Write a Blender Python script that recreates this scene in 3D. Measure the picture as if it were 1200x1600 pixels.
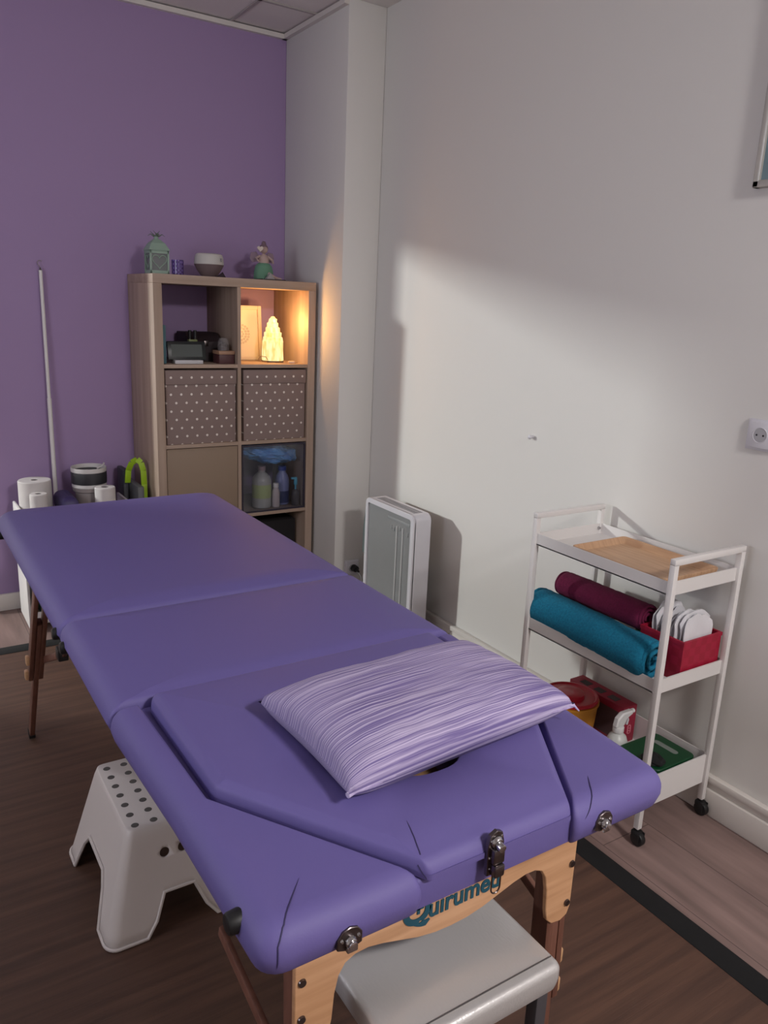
import bpy, bmesh, math, random
from mathutils import Vector, Matrix
from mathutils.noise import noise as pnoise
random.seed(7)
PI = math.pi
SC = bpy.context.scene
COL = SC.collection
for o in list(bpy.data.objects): bpy.data.objects.remove(o)

# ------------------------------------------------------------------ camera
F_PX, YAW, PITCH, ROLL = 1225.14, 0.577865, 0.255182, 0.0432781
cam = bpy.data.objects.new('camera', bpy.data.cameras.new('camera')); COL.objects.link(cam)
fw = Vector((math.sin(YAW)*math.cos(PITCH), math.cos(YAW)*math.cos(PITCH), -math.sin(PITCH)))
rt = Vector((math.cos(YAW), -math.sin(YAW), 0)); up = rt.cross(fw)
rt2 = rt*math.cos(ROLL) + up*math.sin(ROLL); up2 = up*math.cos(ROLL) - rt*math.sin(ROLL)
M = Matrix((rt2, up2, -fw)).transposed().to_4x4(); M.translation = (-1.015, -3.7922, 1.4325)
cam.matrix_world = M
cam.data.sensor_fit = 'VERTICAL'; cam.data.sensor_height = 32.0; cam.data.sensor_width = 24.0
cam.data.lens = F_PX/1600*32.0; cam.data.clip_start = 0.02
SC.camera = cam

# ------------------------------------------------------------------ world, lights, exposure
SC.view_settings.view_transform = 'Standard'; SC.view_settings.look = 'None'
SC.view_settings.gamma = 1; SC.view_settings.use_curve_mapping = False
SC.view_settings.exposure = 0.55
W = bpy.data.worlds.new('world'); SC.world = W; W.use_nodes = True
W.node_tree.nodes['Background'].inputs[0].default_value = (.75, .8, 1, 1)
W.node_tree.nodes['Background'].inputs[1].default_value = 0.3
def area(name, loc, target, sx, sy, power, color):
    l = bpy.data.lights.new(name, 'AREA'); l.shape = 'RECTANGLE'; l.size = sx; l.size_y = sy
    l.energy = power; l.color = color
    o = bpy.data.objects.new(name, l); COL.objects.link(o); o.location = loc
    o.rotation_euler = (Vector(target)-Vector(loc)).to_track_quat('-Z', 'Y').to_euler()
    return o
area('doorway_daylight', (-4.0, 1.5, 2.25), (.975, -1.5, .8), .20, .20, 105, (.95, 1.0, .97))
area('ceiling_panel_light', (.15, -5.0, 2.62), (-.1, -4.0, 0), .4, .4, 52, (1.0, .965, .955))
area('left_fill_light', (-2.74, -2.3, 1.6), (0, -2.0, 2.2), 1.1, 1.0, 15, (.84, .88, 1.0))  # added soft cool fill from the left, brightens upper walls and ceiling

# ------------------------------------------------------------------ materials
def srgb(r, g, b):
    f = lambda c: (c/255/12.92) if c/255 <= .04045 else ((c/255+.055)/1.055)**2.4
    return (f(r), f(g), f(b), 1)
def mat(name, rgb, rough=.6, metal=0, rgb2=None, nscale=8, stretch=(1, 1, 1), bump=0, bscale=60,
        bstretch=(1, 1, 1), spec=.5, emit=None, es=0, trans=0, alpha=1, coat=0, sheen=0, detail=4, ramp=(.35, .65)):
    m = bpy.data.materials.new(name); m.use_nodes = True
    N = m.node_tree.nodes; L = m.node_tree.links; b = N['Principled BSDF']
    b.inputs['Base Color'].default_value = srgb(*rgb); b.inputs['Roughness'].default_value = rough
    b.inputs['Metallic'].default_value = metal; b.inputs['Specular IOR Level'].default_value = spec
    b.inputs['Transmission Weight'].default_value = trans; b.inputs['Alpha'].default_value = alpha
    b.inputs['Coat Weight'].default_value = coat; b.inputs['Sheen Weight'].default_value = sheen
    if emit: b.inputs['Emission Color'].default_value = srgb(*emit); b.inputs['Emission Strength'].default_value = es
    tc = N.new('ShaderNodeTexCoord')
    def noise(scale, st, det=4):
        mp = N.new('ShaderNodeMapping'); mp.inputs['Scale'].default_value = st
        L.new(tc.outputs['Object'], mp.inputs[0])
        n = N.new('ShaderNodeTexNoise'); n.inputs['Scale'].default_value = scale; n.inputs['Detail'].default_value = det
        L.new(mp.outputs[0], n.inputs[0]); return n
    if rgb2:
        n = noise(nscale, stretch, detail); r = N.new('ShaderNodeValToRGB')
        r.color_ramp.elements[0].position = ramp[0]; r.color_ramp.elements[1].position = ramp[1]
        r.color_ramp.elements[0].color = srgb(*rgb); r.color_ramp.elements[1].color = srgb(*rgb2)
        L.new(n.outputs[0], r.inputs[0]); L.new(r.outputs[0], b.inputs['Base Color'])
    if bump:
        n = noise(bscale, bstretch); bp = N.new('ShaderNodeBump'); bp.inputs['Strength'].default_value = bump
        bp.inputs['Distance'].default_value = .002
        L.new(n.outputs[0], bp.inputs['Height']); L.new(bp.outputs[0], b.inputs['Normal'])
    return m
def planks(name, c1, c2, cm, pw, pl, along, rough, gap=.0015, gstretch=40):
    """wood planks with fine grain; along='x' or 'y'"""
    m = mat(name, c1, rough); N = m.node_tree.nodes; L = m.node_tree.links; b = N['Principled BSDF']
    tc = N['Texture Coordinate']; mp = N.new('ShaderNodeMapping')
    if along == 'y': mp.inputs['Rotation'].default_value = (0, 0, PI/2)
    L.new(tc.outputs['Object'], mp.inputs[0])
    br = N.new('ShaderNodeTexBrick'); br.inputs['Scale'].default_value = 1; br.inputs['Brick Width'].default_value = pl
    br.inputs['Row Height'].default_value = pw; br.inputs['Mortar Size'].default_value = gap
    br.inputs['Color1'].default_value = srgb(*c1); br.inputs['Color2'].default_value = srgb(*c2)
    br.inputs['Mortar'].default_value = srgb(*cm); L.new(mp.outputs[0], br.inputs[0])
    m2 = N.new('ShaderNodeMapping'); m2.inputs['Scale'].default_value = (1.2, gstretch, 1); L.new(mp.outputs[0], m2.inputs[0])
    n = N.new('ShaderNodeTexNoise'); n.inputs['Scale'].default_value = 2.2; n.inputs['Detail'].default_value = 6; L.new(m2.outputs[0], n.inputs[0])
    r = N.new('ShaderNodeValToRGB'); r.color_ramp.elements[0].position = .3; r.color_ramp.elements[1].position = .72
    r.color_ramp.elements[0].color = (.62, .6, .6, 1); r.color_ramp.elements[1].color = (1.12, 1.1, 1.1, 1); L.new(n.outputs[0], r.inputs[0])
    mx = N.new('ShaderNodeMix'); mx.data_type = 'RGBA'; mx.blend_type = 'MULTIPLY'; mx.inputs[0].default_value = 1
    L.new(br.outputs[0], mx.inputs[6]); L.new(r.outputs[0], mx.inputs[7]); L.new(mx.outputs[2], b.inputs['Base Color'])
    return m
def mth(N, L, op, a, b=None):
    n = N.new('ShaderNodeMath'); n.operation = op
    for i, v in enumerate((a, b)):
        if v is None: continue
        if isinstance(v, (int, float)): n.inputs[i].default_value = v
        else: L.new(v, n.inputs[i])
    return n.outputs[0]
def dotted(name, base, dot, pu, pv, r):
    m = mat(name, base, .9, bump=.4, bscale=900); N = m.node_tree.nodes; L = m.node_tree.links
    s = N.new('ShaderNodeSeparateXYZ'); L.new(N['Texture Coordinate'].outputs['Object'], s.inputs[0])
    res = None
    for off in (0, .5):
        u = mth(N, L, 'ADD', mth(N, L, 'DIVIDE', s.outputs[0], pu), off + 100)
        v = mth(N, L, 'ADD', mth(N, L, 'DIVIDE', s.outputs[2], pv), off + 100)
        du = mth(N, L, 'MULTIPLY', mth(N, L, 'SUBTRACT', mth(N, L, 'FRACT', u), .5), pu)
        dv = mth(N, L, 'MULTIPLY', mth(N, L, 'SUBTRACT', mth(N, L, 'FRACT', v), .5), pv)
        d = mth(N, L, 'SQRT', mth(N, L, 'ADD', mth(N, L, 'MULTIPLY', du, du), mth(N, L, 'MULTIPLY', dv, dv)))
        k = mth(N, L, 'LESS_THAN', d, r)
        res = k if res is None else mth(N, L, 'MAXIMUM', res, k)
    mx = N.new('ShaderNodeMix'); mx.data_type = 'RGBA'; L.new(res, mx.inputs[0])
    mx.inputs[6].default_value = srgb(*base); mx.inputs[7].default_value = srgb(*dot)
    L.new(mx.outputs[2], N['Principled BSDF'].inputs['Base Color']); return m
def weave(name, c1, c2, s, along=(0, 2)):
    m = mat(name, c1, .55); N = m.node_tree.nodes; L = m.node_tree.links
    ch = N.new('ShaderNodeTexChecker'); ch.inputs['Scale'].default_value = s
    ch.inputs['Color1'].default_value = srgb(*c1); ch.inputs['Color2'].default_value = srgb(*c2)
    L.new(N['Texture Coordinate'].outputs['Object'], ch.inputs[0]); L.new(ch.outputs[0], N['Principled BSDF'].inputs['Base Color'])
    return m

m_white = mat('white_wall_paint', (215, 212, 208), .85, bump=.05, bscale=200)
m_purple = mat('purple_wall_paint', (156, 132, 172), .8, bump=.05, bscale=200)
m_ceil = mat('ceiling_tile_paint', (222, 216, 212), .9, bump=.1, bscale=250)
m_trim = mat('white_trim_paint', (214, 208, 202), .5)
m_floor = planks('light_laminate', (146, 123, 117), (138, 116, 110), (98, 80, 76), .19, 1.28, 'y', .5, gstretch=9)
m_mat_brown = planks('brown_bamboo_slats', (104, 76, 60), (96, 70, 56), (84, 60, 48), .0, 0, 'x', .6) if False else \
    mat('brown_bamboo', (74, 51, 41), .6, rgb2=(94, 66, 52), nscale=3, stretch=(.7, 14, 1), detail=7, bump=.25, bscale=5, bstretch=(1, 90, 1))
m_black_cloth = mat('black_cloth_border', (10, 10, 12), .9, bump=.3, bscale=500)
m_vinyl = mat('violet_vinyl', (100, 90, 148), .58, bump=.06, bscale=420, spec=.35)
m_vinyl_seam = mat('dark_violet_seam', (44, 36, 78), .7)
m_beech = mat('beech_ply', (186, 144, 106), .45, rgb2=(198, 156, 118), nscale=2.5, stretch=(3, 3, 30), detail=5)
m_beech_x = mat('beech_ply_long_grain', (186, 140, 102), .45, rgb2=(204, 158, 120), nscale=2.5, stretch=(2, 2, 28), detail=5)
m_shaded_beech = mat('shaded_reddish_beech', (102, 66, 54), .45, rgb2=(118, 78, 64), nscale=3, stretch=(20, 20, 2))  # beech of legs, rails and far apron, darkened in colour for their shade
m_oak = mat('washed_oak_veneer', (150, 128, 112), .6, rgb2=(172, 150, 134), nscale=1.6, stretch=(14, 14, .8), detail=6)
m_oakh = mat('washed_oak_veneer_level', (150, 128, 112), .6, rgb2=(170, 148, 132), nscale=1.6, stretch=(.8, 14, 14), detail=6)
m_chrome = mat('chrome', (190, 188, 190), .18, 1)
m_gun = mat('dark_nickel', (110, 102, 102), .28, 1)
m_black = mat('black_rubber', (16, 16, 18), .45)
m_teal_ink = mat('dark_teal_ink', (12, 74, 92), .6)
m_wplastic = mat('white_plastic', (208, 199, 195), .42)
m_whitemetal = mat('white_powder_coat', (218, 214, 212), .4)
m_dark = mat('dark_void_plastic', (18, 18, 20), .8)

# ------------------------------------------------------------------ mesh helpers
ORG = {}
def org(p):
    return ORG.get(p.name, Vector((0, 0, 0))) if p else Vector((0, 0, 0))
def setp(o, label=None, cat=None, group=None, kind=None):
    if label: o['label'] = label
    if cat: o['category'] = cat
    if group: o['group'] = group
    if kind: o['kind'] = kind
    return o
def thing(name, label, cat, loc, group=None):
    o = bpy.data.objects.new(name, None); o.empty_display_size = .05; COL.objects.link(o)
    o.location = loc; ORG[o.name] = Vector(loc); return setp(o, label, cat, group)
def obj(name, bm, m, parent=None, loc=None, smooth=True, angle=35, label=None):
    """link the bmesh (built in world coordinates) as one mesh object"""
    o0 = org(parent) if parent else Vector(loc if loc else (0, 0, 0))
    bmesh.ops.recalc_face_normals(bm, faces=bm.faces)
    bm.transform(Matrix.Translation(-o0))
    me = bpy.data.meshes.new(name); bm.to_mesh(me); bm.free()
    if isinstance(m, (list, tuple)):
        for k in m: me.materials.append(k)
    else: me.materials.append(m)
    if smooth:
        for p in me.polygons: p.use_smooth = True
        me.set_sharp_from_angle(angle=math.radians(angle))
    o = bpy.data.objects.new(name, me); COL.objects.link(o)
    if parent: o.parent = parent; ORG[o.name] = org(parent)
    else: o.location = o0; ORG[o.name] = o0
    if label: o['label'] = label
    return o
def struct(name, bm, m, **k):
    o = obj(name, bm, m, **k); o['kind'] = 'structure'; return o
def bevel(bm, geom_verts, r, seg=2, angle=30):
    vs = set(geom_verts)
    es = [e for e in bm.edges if e.verts[0] in vs and e.verts[1] in vs and (len(e.link_faces) != 2 or e.calc_face_angle(0) > math.radians(angle))]
    if es and r > 0: bmesh.ops.bevel(bm, geom=es, offset=r, segments=seg, profile=.5, affect='EDGES', clamp_overlap=True)
def box(bm, x0, x1, y0, y1, z0, z1, r=0, seg=2, mi=0, T=None):
    d = bmesh.ops.create_cube(bm, size=1)
    S = Matrix.Translation(((x0+x1)/2, (y0+y1)/2, (z0+z1)/2)) @ Matrix.Diagonal((abs(x1-x0), abs(y1-y0), abs(z1-z0), 1))
    bmesh.ops.transform(bm, matrix=(T @ S) if T else S, verts=d['verts'])
    for f in {f for v in d['verts'] for f in v.link_faces}: f.material_index = mi
    bevel(bm, d['verts'], r, seg); return bm
def B(*a, **k): return box(bmesh.new(), *a, **k)
def frame_at(p, d):
    d = Vector(d).normalized(); q = d.to_track_quat('Z', 'Y').to_matrix().to_4x4(); q.translation = p; return q
def cyl(bm, p0, p1, r0, r1=None, seg=20, r=0, mi=0):
    p0, p1 = Vector(p0), Vector(p1); r1 = r0 if r1 is None else r1; L = (p1-p0).length
    d = bmesh.ops.create_cone(bm, cap_ends=True, segments=seg, radius1=r0, radius2=r1, depth=L,
                              matrix=frame_at((p0+p1)/2, p1-p0))
    for f in {f for v in d['verts'] for f in v.link_faces}: f.material_index = mi
    bevel(bm, d['verts'], r, 2, 50); return bm
def bar(bm, p0, p1, w, t, r=.001, roll=0, ref=(0, 0, 1)):
    """rectangular bar from p0 to p1; w across, t along ref-ish direction"""
    p0, p1 = Vector(p0), Vector(p1); d = (p1-p0).normalized()
    s = d.cross(Vector(ref)).normalized(); u = s.cross(d)
    Mx = Matrix((s, u, d)).transposed().to_4x4(); Mx.translation = (p0+p1)/2
    L = (p1-p0).length
    return box(bm, -w/2, w/2, -t/2, t/2, -L/2, L/2, r, T=Mx)
def sweep(bm, pts, r, seg=8, closed=False, sq=None):
    """tube along pts"""
    pts = [Vector(p) for p in pts]; n = len(pts); rings = []; prev = None
    for i, p in enumerate(pts):
        a = pts[(i-1) % n] if (closed or i > 0) else p; c = pts[(i+1) % n] if (closed or i < n-1) else p
        t = (c-a).normalized()
        if prev is None:
            ref = Vector((0, 0, 1)) if abs(t.z) < .9 else Vector((1, 0, 0)); u = t.cross(ref).normalized()
        else: u = (prev - t*prev.dot(t)).normalized()
        prev = u; v = t.cross(u)
        rr = r(i/(n-1)) if callable(r) else r
        rings.append([bm.verts.new(p+u*math.cos(2*PI*k/seg+PI/seg)*rr+v*math.sin(2*PI*k/seg+PI/seg)*rr) for k in range(seg)])
    m = n if closed else n-1
    for i in range(m):
        A, C = rings[i], rings[(i+1) % n]
        for k in range(seg): bm.faces.new((A[k], A[(k+1) % seg], C[(k+1) % seg], C[k]))
    if not closed: bm.faces.new(rings[0][::-1]); bm.faces.new(rings[-1])
    return bm
def lathe(bm, prof, c, seg=28, sx=1, sy=1, mi=None, caps=True):
    """prof: list of (radius, z)"""
    rings = []
    for r, z in prof:
        if r < 1e-5: rings.append([bm.verts.new((c[0], c[1], c[2]+z))])
        else: rings.append([bm.verts.new((c[0]+r*sx*math.cos(2*PI*k/seg), c[1]+r*sy*math.sin(2*PI*k/seg), c[2]+z)) for k in range(seg)])
    for i in range(len(rings)-1):
        A, C = rings[i], rings[i+1]
        for k in range(seg):
            a, b2 = A[k % len(A)], A[(k+1) % len(A)]; c2, d = C[(k+1) % len(C)], C[k % len(C)]
            vs = [];
            for v in (a, b2, c2, d):
                if v not in vs: vs.append(v)
            if len(vs) > 2:
                f = bm.faces.new(vs)
                if mi: f.material_index = mi[i]
    if caps:
        if len(rings[0]) > 2: bm.faces.new(rings[0][::-1])
        if len(rings[-1]) > 2: bm.faces.new(rings[-1])
    return bm
def prism(bm, poly, plane, a, b, r=0, mi=0):
    """poly 2D extruded; plane 'xz' (extrude in y from a to b), 'xy' (z), 'yz' (x)"""
    def P3(u, v, w): return {'xz': (u, w, v), 'xy': (u, v, w), 'yz': (w, u, v)}[plane]
    lo = [bm.verts.new(P3(u, v, a)) for u, v in poly]; hi = [bm.verts.new(P3(u, v, b)) for u, v in poly]
    n = len(poly); fs = [bm.faces.new(lo[::-1]), bm.faces.new(hi)]
    for i in range(n): fs.append(bm.faces.new((lo[i], lo[(i+1) % n], hi[(i+1) % n], hi[i])))
    for f in fs: f.material_index = mi
    bmesh.ops.recalc_face_normals(bm, faces=fs)
    if r: bevel(bm, lo+hi, r, 1, 60)
    return bm
def rounded(poly, rc, inset=0, n=6, wts=None):
    """ccw polygon -> inset polygon with rounded corners (same vertex count for every inset)"""
    P = [Vector(p) for p in poly]; m = len(P); off = []
    for i in range(m):
        a, p, c = P[i-1], P[i], P[(i+1) % m]
        d1 = (p-a).normalized(); d2 = (c-p).normalized(); n1 = Vector((-d1.y, d1.x)); n2 = Vector((-d2.y, d2.x))
        i1, i2 = (inset*wts[i-1], inset*wts[i]) if wts else (inset, inset)
        det = n1.x*n2.y-n1.y*n2.x
        if abs(det) < .12: off.append(p+(n1+n2).normalized()*(i1+i2)/2)
        else: off.append(p+Vector(((i1*n2.y-i2*n1.y)/det, (n1.x*i2-n2.x*i1)/det)))
    out = []
    for i in range(m):
        a, p, c = off[i-1], off[i], off[(i+1) % m]
        d1 = (a-p).normalized(); d2 = (c-p).normalized()
        R = max((rc[i] if isinstance(rc, (list, tuple)) else rc)-inset*.6, .004)
        ang = math.acos(max(-1, min(1, d1.dot(d2)))); t = min(R/math.tan(ang/2), .45*(a-p).length, .45*(c-p).length)
        A, C = p+d1*t, p+d2*t
        for k in range(n+1):
            s = k/n; out.append(A*(1-s)**2 + p*2*s*(1-s) + C*s*s)
    return out
def pad(poly, z0, z1, rc, r, dome=.006, dins=(.03, .06, .09), tuck=.016, n=6, wob=0, hole=None, wts=None):
    bm = bmesh.new(); prof = [(tuck, z0), (tuck*.45, z0+.008), (0, z0+(z1-z0)*.42)]
    for k in range(0, 8):
        a = k/7*PI/2; prof.append((r*(1-math.cos(a)), z1-r+r*math.sin(a)))
    for j, d in enumerate(dins): prof.append((r+d, z1+dome*math.sin((j+1)/len(dins)*PI/2)))
    rings = []
    for ins, z in prof:
        rings.append([bm.verts.new((p.x, p.y, z + (wob*pnoise(Vector((p.x*14, p.y*14, z*8))) if z > z0+.015 else 0))) for p in rounded(poly, rc, ins, n, wts)])
    for A, C in zip(rings, rings[1:]):
        m = len(A)
        for k in range(m): bm.faces.new((A[k], A[(k+1) % m], C[(k+1) % m], C[k]))
    if not hole:
        for R_ in (rings[0], rings[-1]):
            bmesh.ops.triangle_fill(bm, edges=[bm.edges.get((R_[k], R_[(k+1) % len(R_)])) for k in range(len(R_))], use_beauty=True)
        return bm
    zt = rings[-1][0].co.z; m = len(hole); hr = []       # round through-hole with a soft lip
    cx = sum(p[0] for p in hole)/m; cy = sum(p[1] for p in hole)/m
    for k, z in ((1.06, zt), (1.025, zt-.002), (1.0, zt-.009), (1.0, z0)):
        hr.append([bm.verts.new((cx+(x-cx)*k, cy+(y-cy)*k, z)) for x, y in hole])
    for A, C in zip(hr, hr[1:]):
        for k in range(m): bm.faces.new((A[k], A[(k+1) % m], C[(k+1) % m], C[k]))
    for outer, inner in ((rings[-1], hr[0]), (rings[0], hr[-1])):
        es = []
        for R_ in (outer, inner):
            for k in range(len(R_)): es.append(bm.edges.get((R_[k], R_[(k+1) % len(R_)])) or bm.edges.new((R_[k], R_[(k+1) % len(R_)])))
        bmesh.ops.triangle_fill(bm, edges=es, use_beauty=True)
    return bm
def cut(o, cutter_bm):
    """boolean difference, applied through the depsgraph"""
    me = bpy.data.meshes.new('c'); bmesh.ops.recalc_face_normals(cutter_bm, faces=cutter_bm.faces); cutter_bm.to_mesh(me); cutter_bm.free()
    c = bpy.data.objects.new('c', me); COL.objects.link(c); c.location = (0, 0, 0)
    md = o.modifiers.new('b', 'BOOLEAN'); md.operation = 'DIFFERENCE'; md.solver = 'FAST'; md.object = c
    bpy.context.view_layer.update(); dg = bpy.context.evaluated_depsgraph_get()
    nm = bpy.data.meshes.new_from_object(o.evaluated_get(dg)); o.modifiers.clear(); o.data = nm
    bpy.data.objects.remove(c); bpy.data.meshes.remove(me); return o
def text(name, body, m, parent, size, Mx, extrude=.0006, bold=0):
    cu = bpy.data.curves.new(name, 'FONT'); cu.body = body; cu.size = size; cu.extrude = extrude; cu.offset = bold
    t = bpy.data.objects.new(name, cu); COL.objects.link(t)
    bpy.context.view_layer.update(); dg = bpy.context.evaluated_depsgraph_get()
    me = bpy.data.meshes.new_from_object(t.evaluated_get(dg)); bpy.data.objects.remove(t)
    bm = bmesh.new(); bm.from_mesh(me); bm.transform(Mx)
    return obj(name, bm, m, parent, smooth=False)
def copy_tree(o, parent=None):
    c = o.copy(); COL.objects.link(c)
    if parent: c.parent = parent
    for ch in list(o.children): copy_tree(ch, c)
    return c

# ================================================================== THE ROOM
XW, CZ = .975, 2.65          # right wall, ceiling
struct('floor', B(-4.9, XW+.1, -5.9, 2.3, -.08, 0), m_floor, smooth=False)
bm = B(-4.9, XW+.1, -5.9, 2.3, CZ+.012, CZ+.08); struct('ceiling', bm, m_ceil, smooth=False)
bm = bmesh.new()                                   # T-bar grid of the tile ceiling
for i in range(6): box(bm, .497-.6*i, .512-.6*i, -5.8, 2.2, CZ+.006, CZ+.013)
for j in range(14): box(bm, -2.8, XW, -.35-.6*j+1.8, -.335-.6*j+1.8, CZ+.006, CZ+.013)
struct('trim_1', bm, mat('ceiling_grid_grey', (170, 163, 160), .6), smooth=False)
bm = B(-2.8, .788, -.022, 0, CZ-.014, CZ+.006); box(bm, .766, .788, -.6, 0, CZ-.014, CZ+.006)
struct('trim_2', bm, m_trim, smooth=False)
bm = B(-.72, .9, 0, .04, 0, CZ+.02); box(bm, -2.8, -.72, 0, .04, 1.88, CZ+.02); box(bm, -2.8, -2.12, 0, .04, 0, 1.9)
struct('wall_back', bm, m_purple, smooth=False)
struct('wall_right', B(XW, XW+.1, -5.8, 0, 0, CZ+.02), m_white, smooth=False)
struct('wall_pillar', B(.788, XW, -.6, 0, 0, CZ+.02, .006), m_white)
bm = B(-2.9, -2.8, -5.8, -2.9, 0, CZ+.02); box(bm, -2.9, -2.8, -1.7, .04, 0, CZ+.02); box(bm, -2.9, -2.8, -2.9, -1.7, 0, 1.05); box(bm, -2.9, -2.8, -2.9, -1.7, 2.15, CZ+.02)
struct('wall_left', bm, m_white, smooth=False)
struct('wall_front', B(-2.9, XW+.1, -5.9, -5.8, 0, CZ+.02), m_white, smooth=False)
bm = B(-4.9, .2, 2.2, 2.3, 0, CZ+.02); box(bm, .1, .2, .04, 2.2, 0, CZ+.02); box(bm, -4.9, -4.8, 0, 2.2, 0, CZ+.02); box(bm, -4.8, -2.9, -.04, .04, 0, CZ+.02)
struct('wall_hallway', bm, m_white, smooth=False)
bm = bmesh.new()                                    # unseen window added in the left wall to hold the fill light
for a in ((-2.9, -2.85), (-1.75, -1.7), (-2.33, -2.27)): box(bm, -2.86, -2.8, a[0], a[1], 1.05, 2.15, .004)
box(bm, -2.86, -2.8, -2.9, -1.7, 1.05, 1.1, .004); box(bm, -2.86, -2.8, -2.9, -1.7, 2.1, 2.15, .004)
struct('fill_window_1', bm, m_trim)
struct('baseboard_back', B(-.72, .788, -.015, 0, 0, .08, .003), m_trim)
bm = B(.952, XW, -5.8, -.6, 0, .082, .003); box(bm, .962, XW, -5.8, -.6, .082, .102); box(bm, .953, XW, -5.8, -.6, .102, .124, .003)
struct('baseboard_right', bm, m_trim)
bm = B(.788, .955, -.615, -.6, 0, .08, .003); struct('baseboard_pillar', bm, m_trim)

# rug of bamboo with a black cloth border
t = thing('bamboo_rug', 'dark brown bamboo slat rug with black cloth border under the massage table', 'rug', (-.7, -2.4, 0))
obj('slat_field', B(-2.0, .477, -4.6, -.518, .0005, .0045), m_mat_brown, t, smooth=False)
bm = B(.475, .541, -4.6, -.45, .0005, .0065, .002); box(bm, -2.0, .541, -.52, -.45, .0005, .0065, .002)
obj('border', bm, m_black_cloth, t, label='black cloth border')

# ================================================================== MASSAGE TABLE
TL, TR, TN, TF = -.752, -.043, -3.165, -1.195
TC = (TL+TR)/2
t = table = thing('massage_table', 'violet vinyl folding massage table with beech frame in the middle of the room', 'massage table', (TC, -2.18, 0))
SE1, SE2 = -2.185, -2.59
ZB, ZT = .722, .784
def rect(x0, x1, y0, y1): return [(x0, y0), (x1, y0), (x1, y1), (x0, y1)]
c1 = obj('foot_cushion', pad(rect(TL, TR, SE1+.002, TF), ZB, ZT, [.02, .02, .07, .07], .040, .009, (.03, .07, .11), wob=.0015, wts=[.45, 1, 1, 1]), m_vinyl, t, angle=60)
c2 = obj('middle_cushion', pad(rect(TL, TR, SE2, SE1-.002), ZB, ZT+.001, .014, .038, .009, (.03, .07, .11), wob=.0015, wts=[.3, 1, .45, 1]), m_vinyl, t, angle=60)
def sup(c_): return math.copysign(abs(c_)**.72, c_)
HOLE = [(TC+.064*sup(math.cos(2*PI*k/36)), -2.935+.078*sup(math.sin(2*PI*k/36))) for k in range(36)]
base = obj('head_base', pad(rect(TL+.050, TR-.050, TN+.012, SE2+.01), ZB, ZT-.018, .02, .006, 0, (.01,), .002, hole=HOLE), m_vinyl, t, angle=60)
XH, XN, YW = .292, .118, -2.89
panel = [(TC-XN, TN+.002), (TC+XN, TN+.002), (TC+XH-.004, YW), (TC+XH, SE2-.002), (TC-XH, SE2-.002), (TC-XH+.004, YW)]
hp = obj('head_panel', pad(panel, ZT-.019, ZT+.008, [.012, .012, .03, .03, .03, .03], .024, .007, (.015, .03, .045), wob=.001, hole=HOLE, wts=[.9, .25, .3, .3, .3, .25]), m_vinyl, t, angle=60)
def wing(s):
    xo = TL if s > 0 else TR
    pts = [(xo+(.016 if s > 0 else -.030), TN), (TC-s*(XN+.002), TN), (TC-s*(XH+.001), YW-.005), (TC-s*(XH+.010), SE2-.004), (xo, SE2-.004), (xo+s*.012, -2.87)]
    return pts if s > 0 else pts[::-1]
def snap(o, pts, n=10, lift=.0002):
    """polyline laid onto the surface of o"""
    P = [Vector(p) for p in pts]; out = []
    for a, b2 in zip(P, P[1:]):
        for k in range(n): out.append(a.lerp(b2, k/n))
    out.append(P[-1]); bpy.context.view_layer.update(); q = []
    for p in out:
        ok, l, nn, i = o.closest_point_on_mesh(p-ORG[t.name]); q.append(l+nn*lift+ORG[t.name])
    return q
for s in (1, -1):
    rc = [.036, .012, .03, .012, .012, .12]; wt = [1, .25, .3, .3, 1, 1]
    if s < 0: rc = rc[::-1]; wt = [wt[(4-k) % 6] for k in range(6)]
    w_ = obj('arm_cushion', pad(wing(s), ZB-.003, ZT-.002, rc, .031, .0, (.002,), tuck=.012, wob=0, wts=wt), m_vinyl, t, angle=60)
    xo = TL if s > 0 else TR       # sewn corner seam
    if s < 0:
        sm = bmesh.new(); sweep(sm, snap(w_, [(-.196, -3.112, .784), (-.225, -3.148, .778), (-.252, -3.168, .762)]), lambda u: .0009*(1-abs(2*u-1)**4)+.0001, 6)
        obj('seam', sm, m_vinyl_seam, w_); continue
    sm = bmesh.new(); sweep(sm, snap(w_, [(xo+s*.095, TN+.070, ZT), (xo+s*.060, TN+.030, ZT-.004), (xo+s*.038, TN+.006, ZT-.020), (xo+s*.034, TN-.004, ZB+.012)]), lambda u: .0009*(1-abs(2*u-1)**4)+.0001, 6)
    obj('seam', sm, m_vinyl_seam, w_)
sm = bmesh.new(); sweep(sm, snap(hp, [(-.500, -3.085, ZT+.01), (-.514, -3.13, ZT+.006), (-.5235, -3.165, ZT-.015)]), lambda u: .0009*(1-abs(2*u-1)**4)+.0001, 6)
obj('seam', sm, m_vinyl_seam, hp)
# wood rails beneath the cushions
for (ya, yb) in ((TF-.06, SE1+.02), (SE1-.02, TN+.10)):
    for xx in (TL+.075, TR-.075): obj('side_rail', B(xx-.01, xx+.01, min(ya, yb), max(ya, yb), .674, .722, .002), m_shaded_beech, t)
obj('base_board', B(TC-.062, -.347, -3.012, -2.858, .742, .748), m_beech, t, label='beech board seen inside the face hole')
obj('hole_lining', B(-.346, TC+.063, -3.012, -2.858, .724, .730), m_black, t, label='black lining at right inside the face hole')
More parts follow.
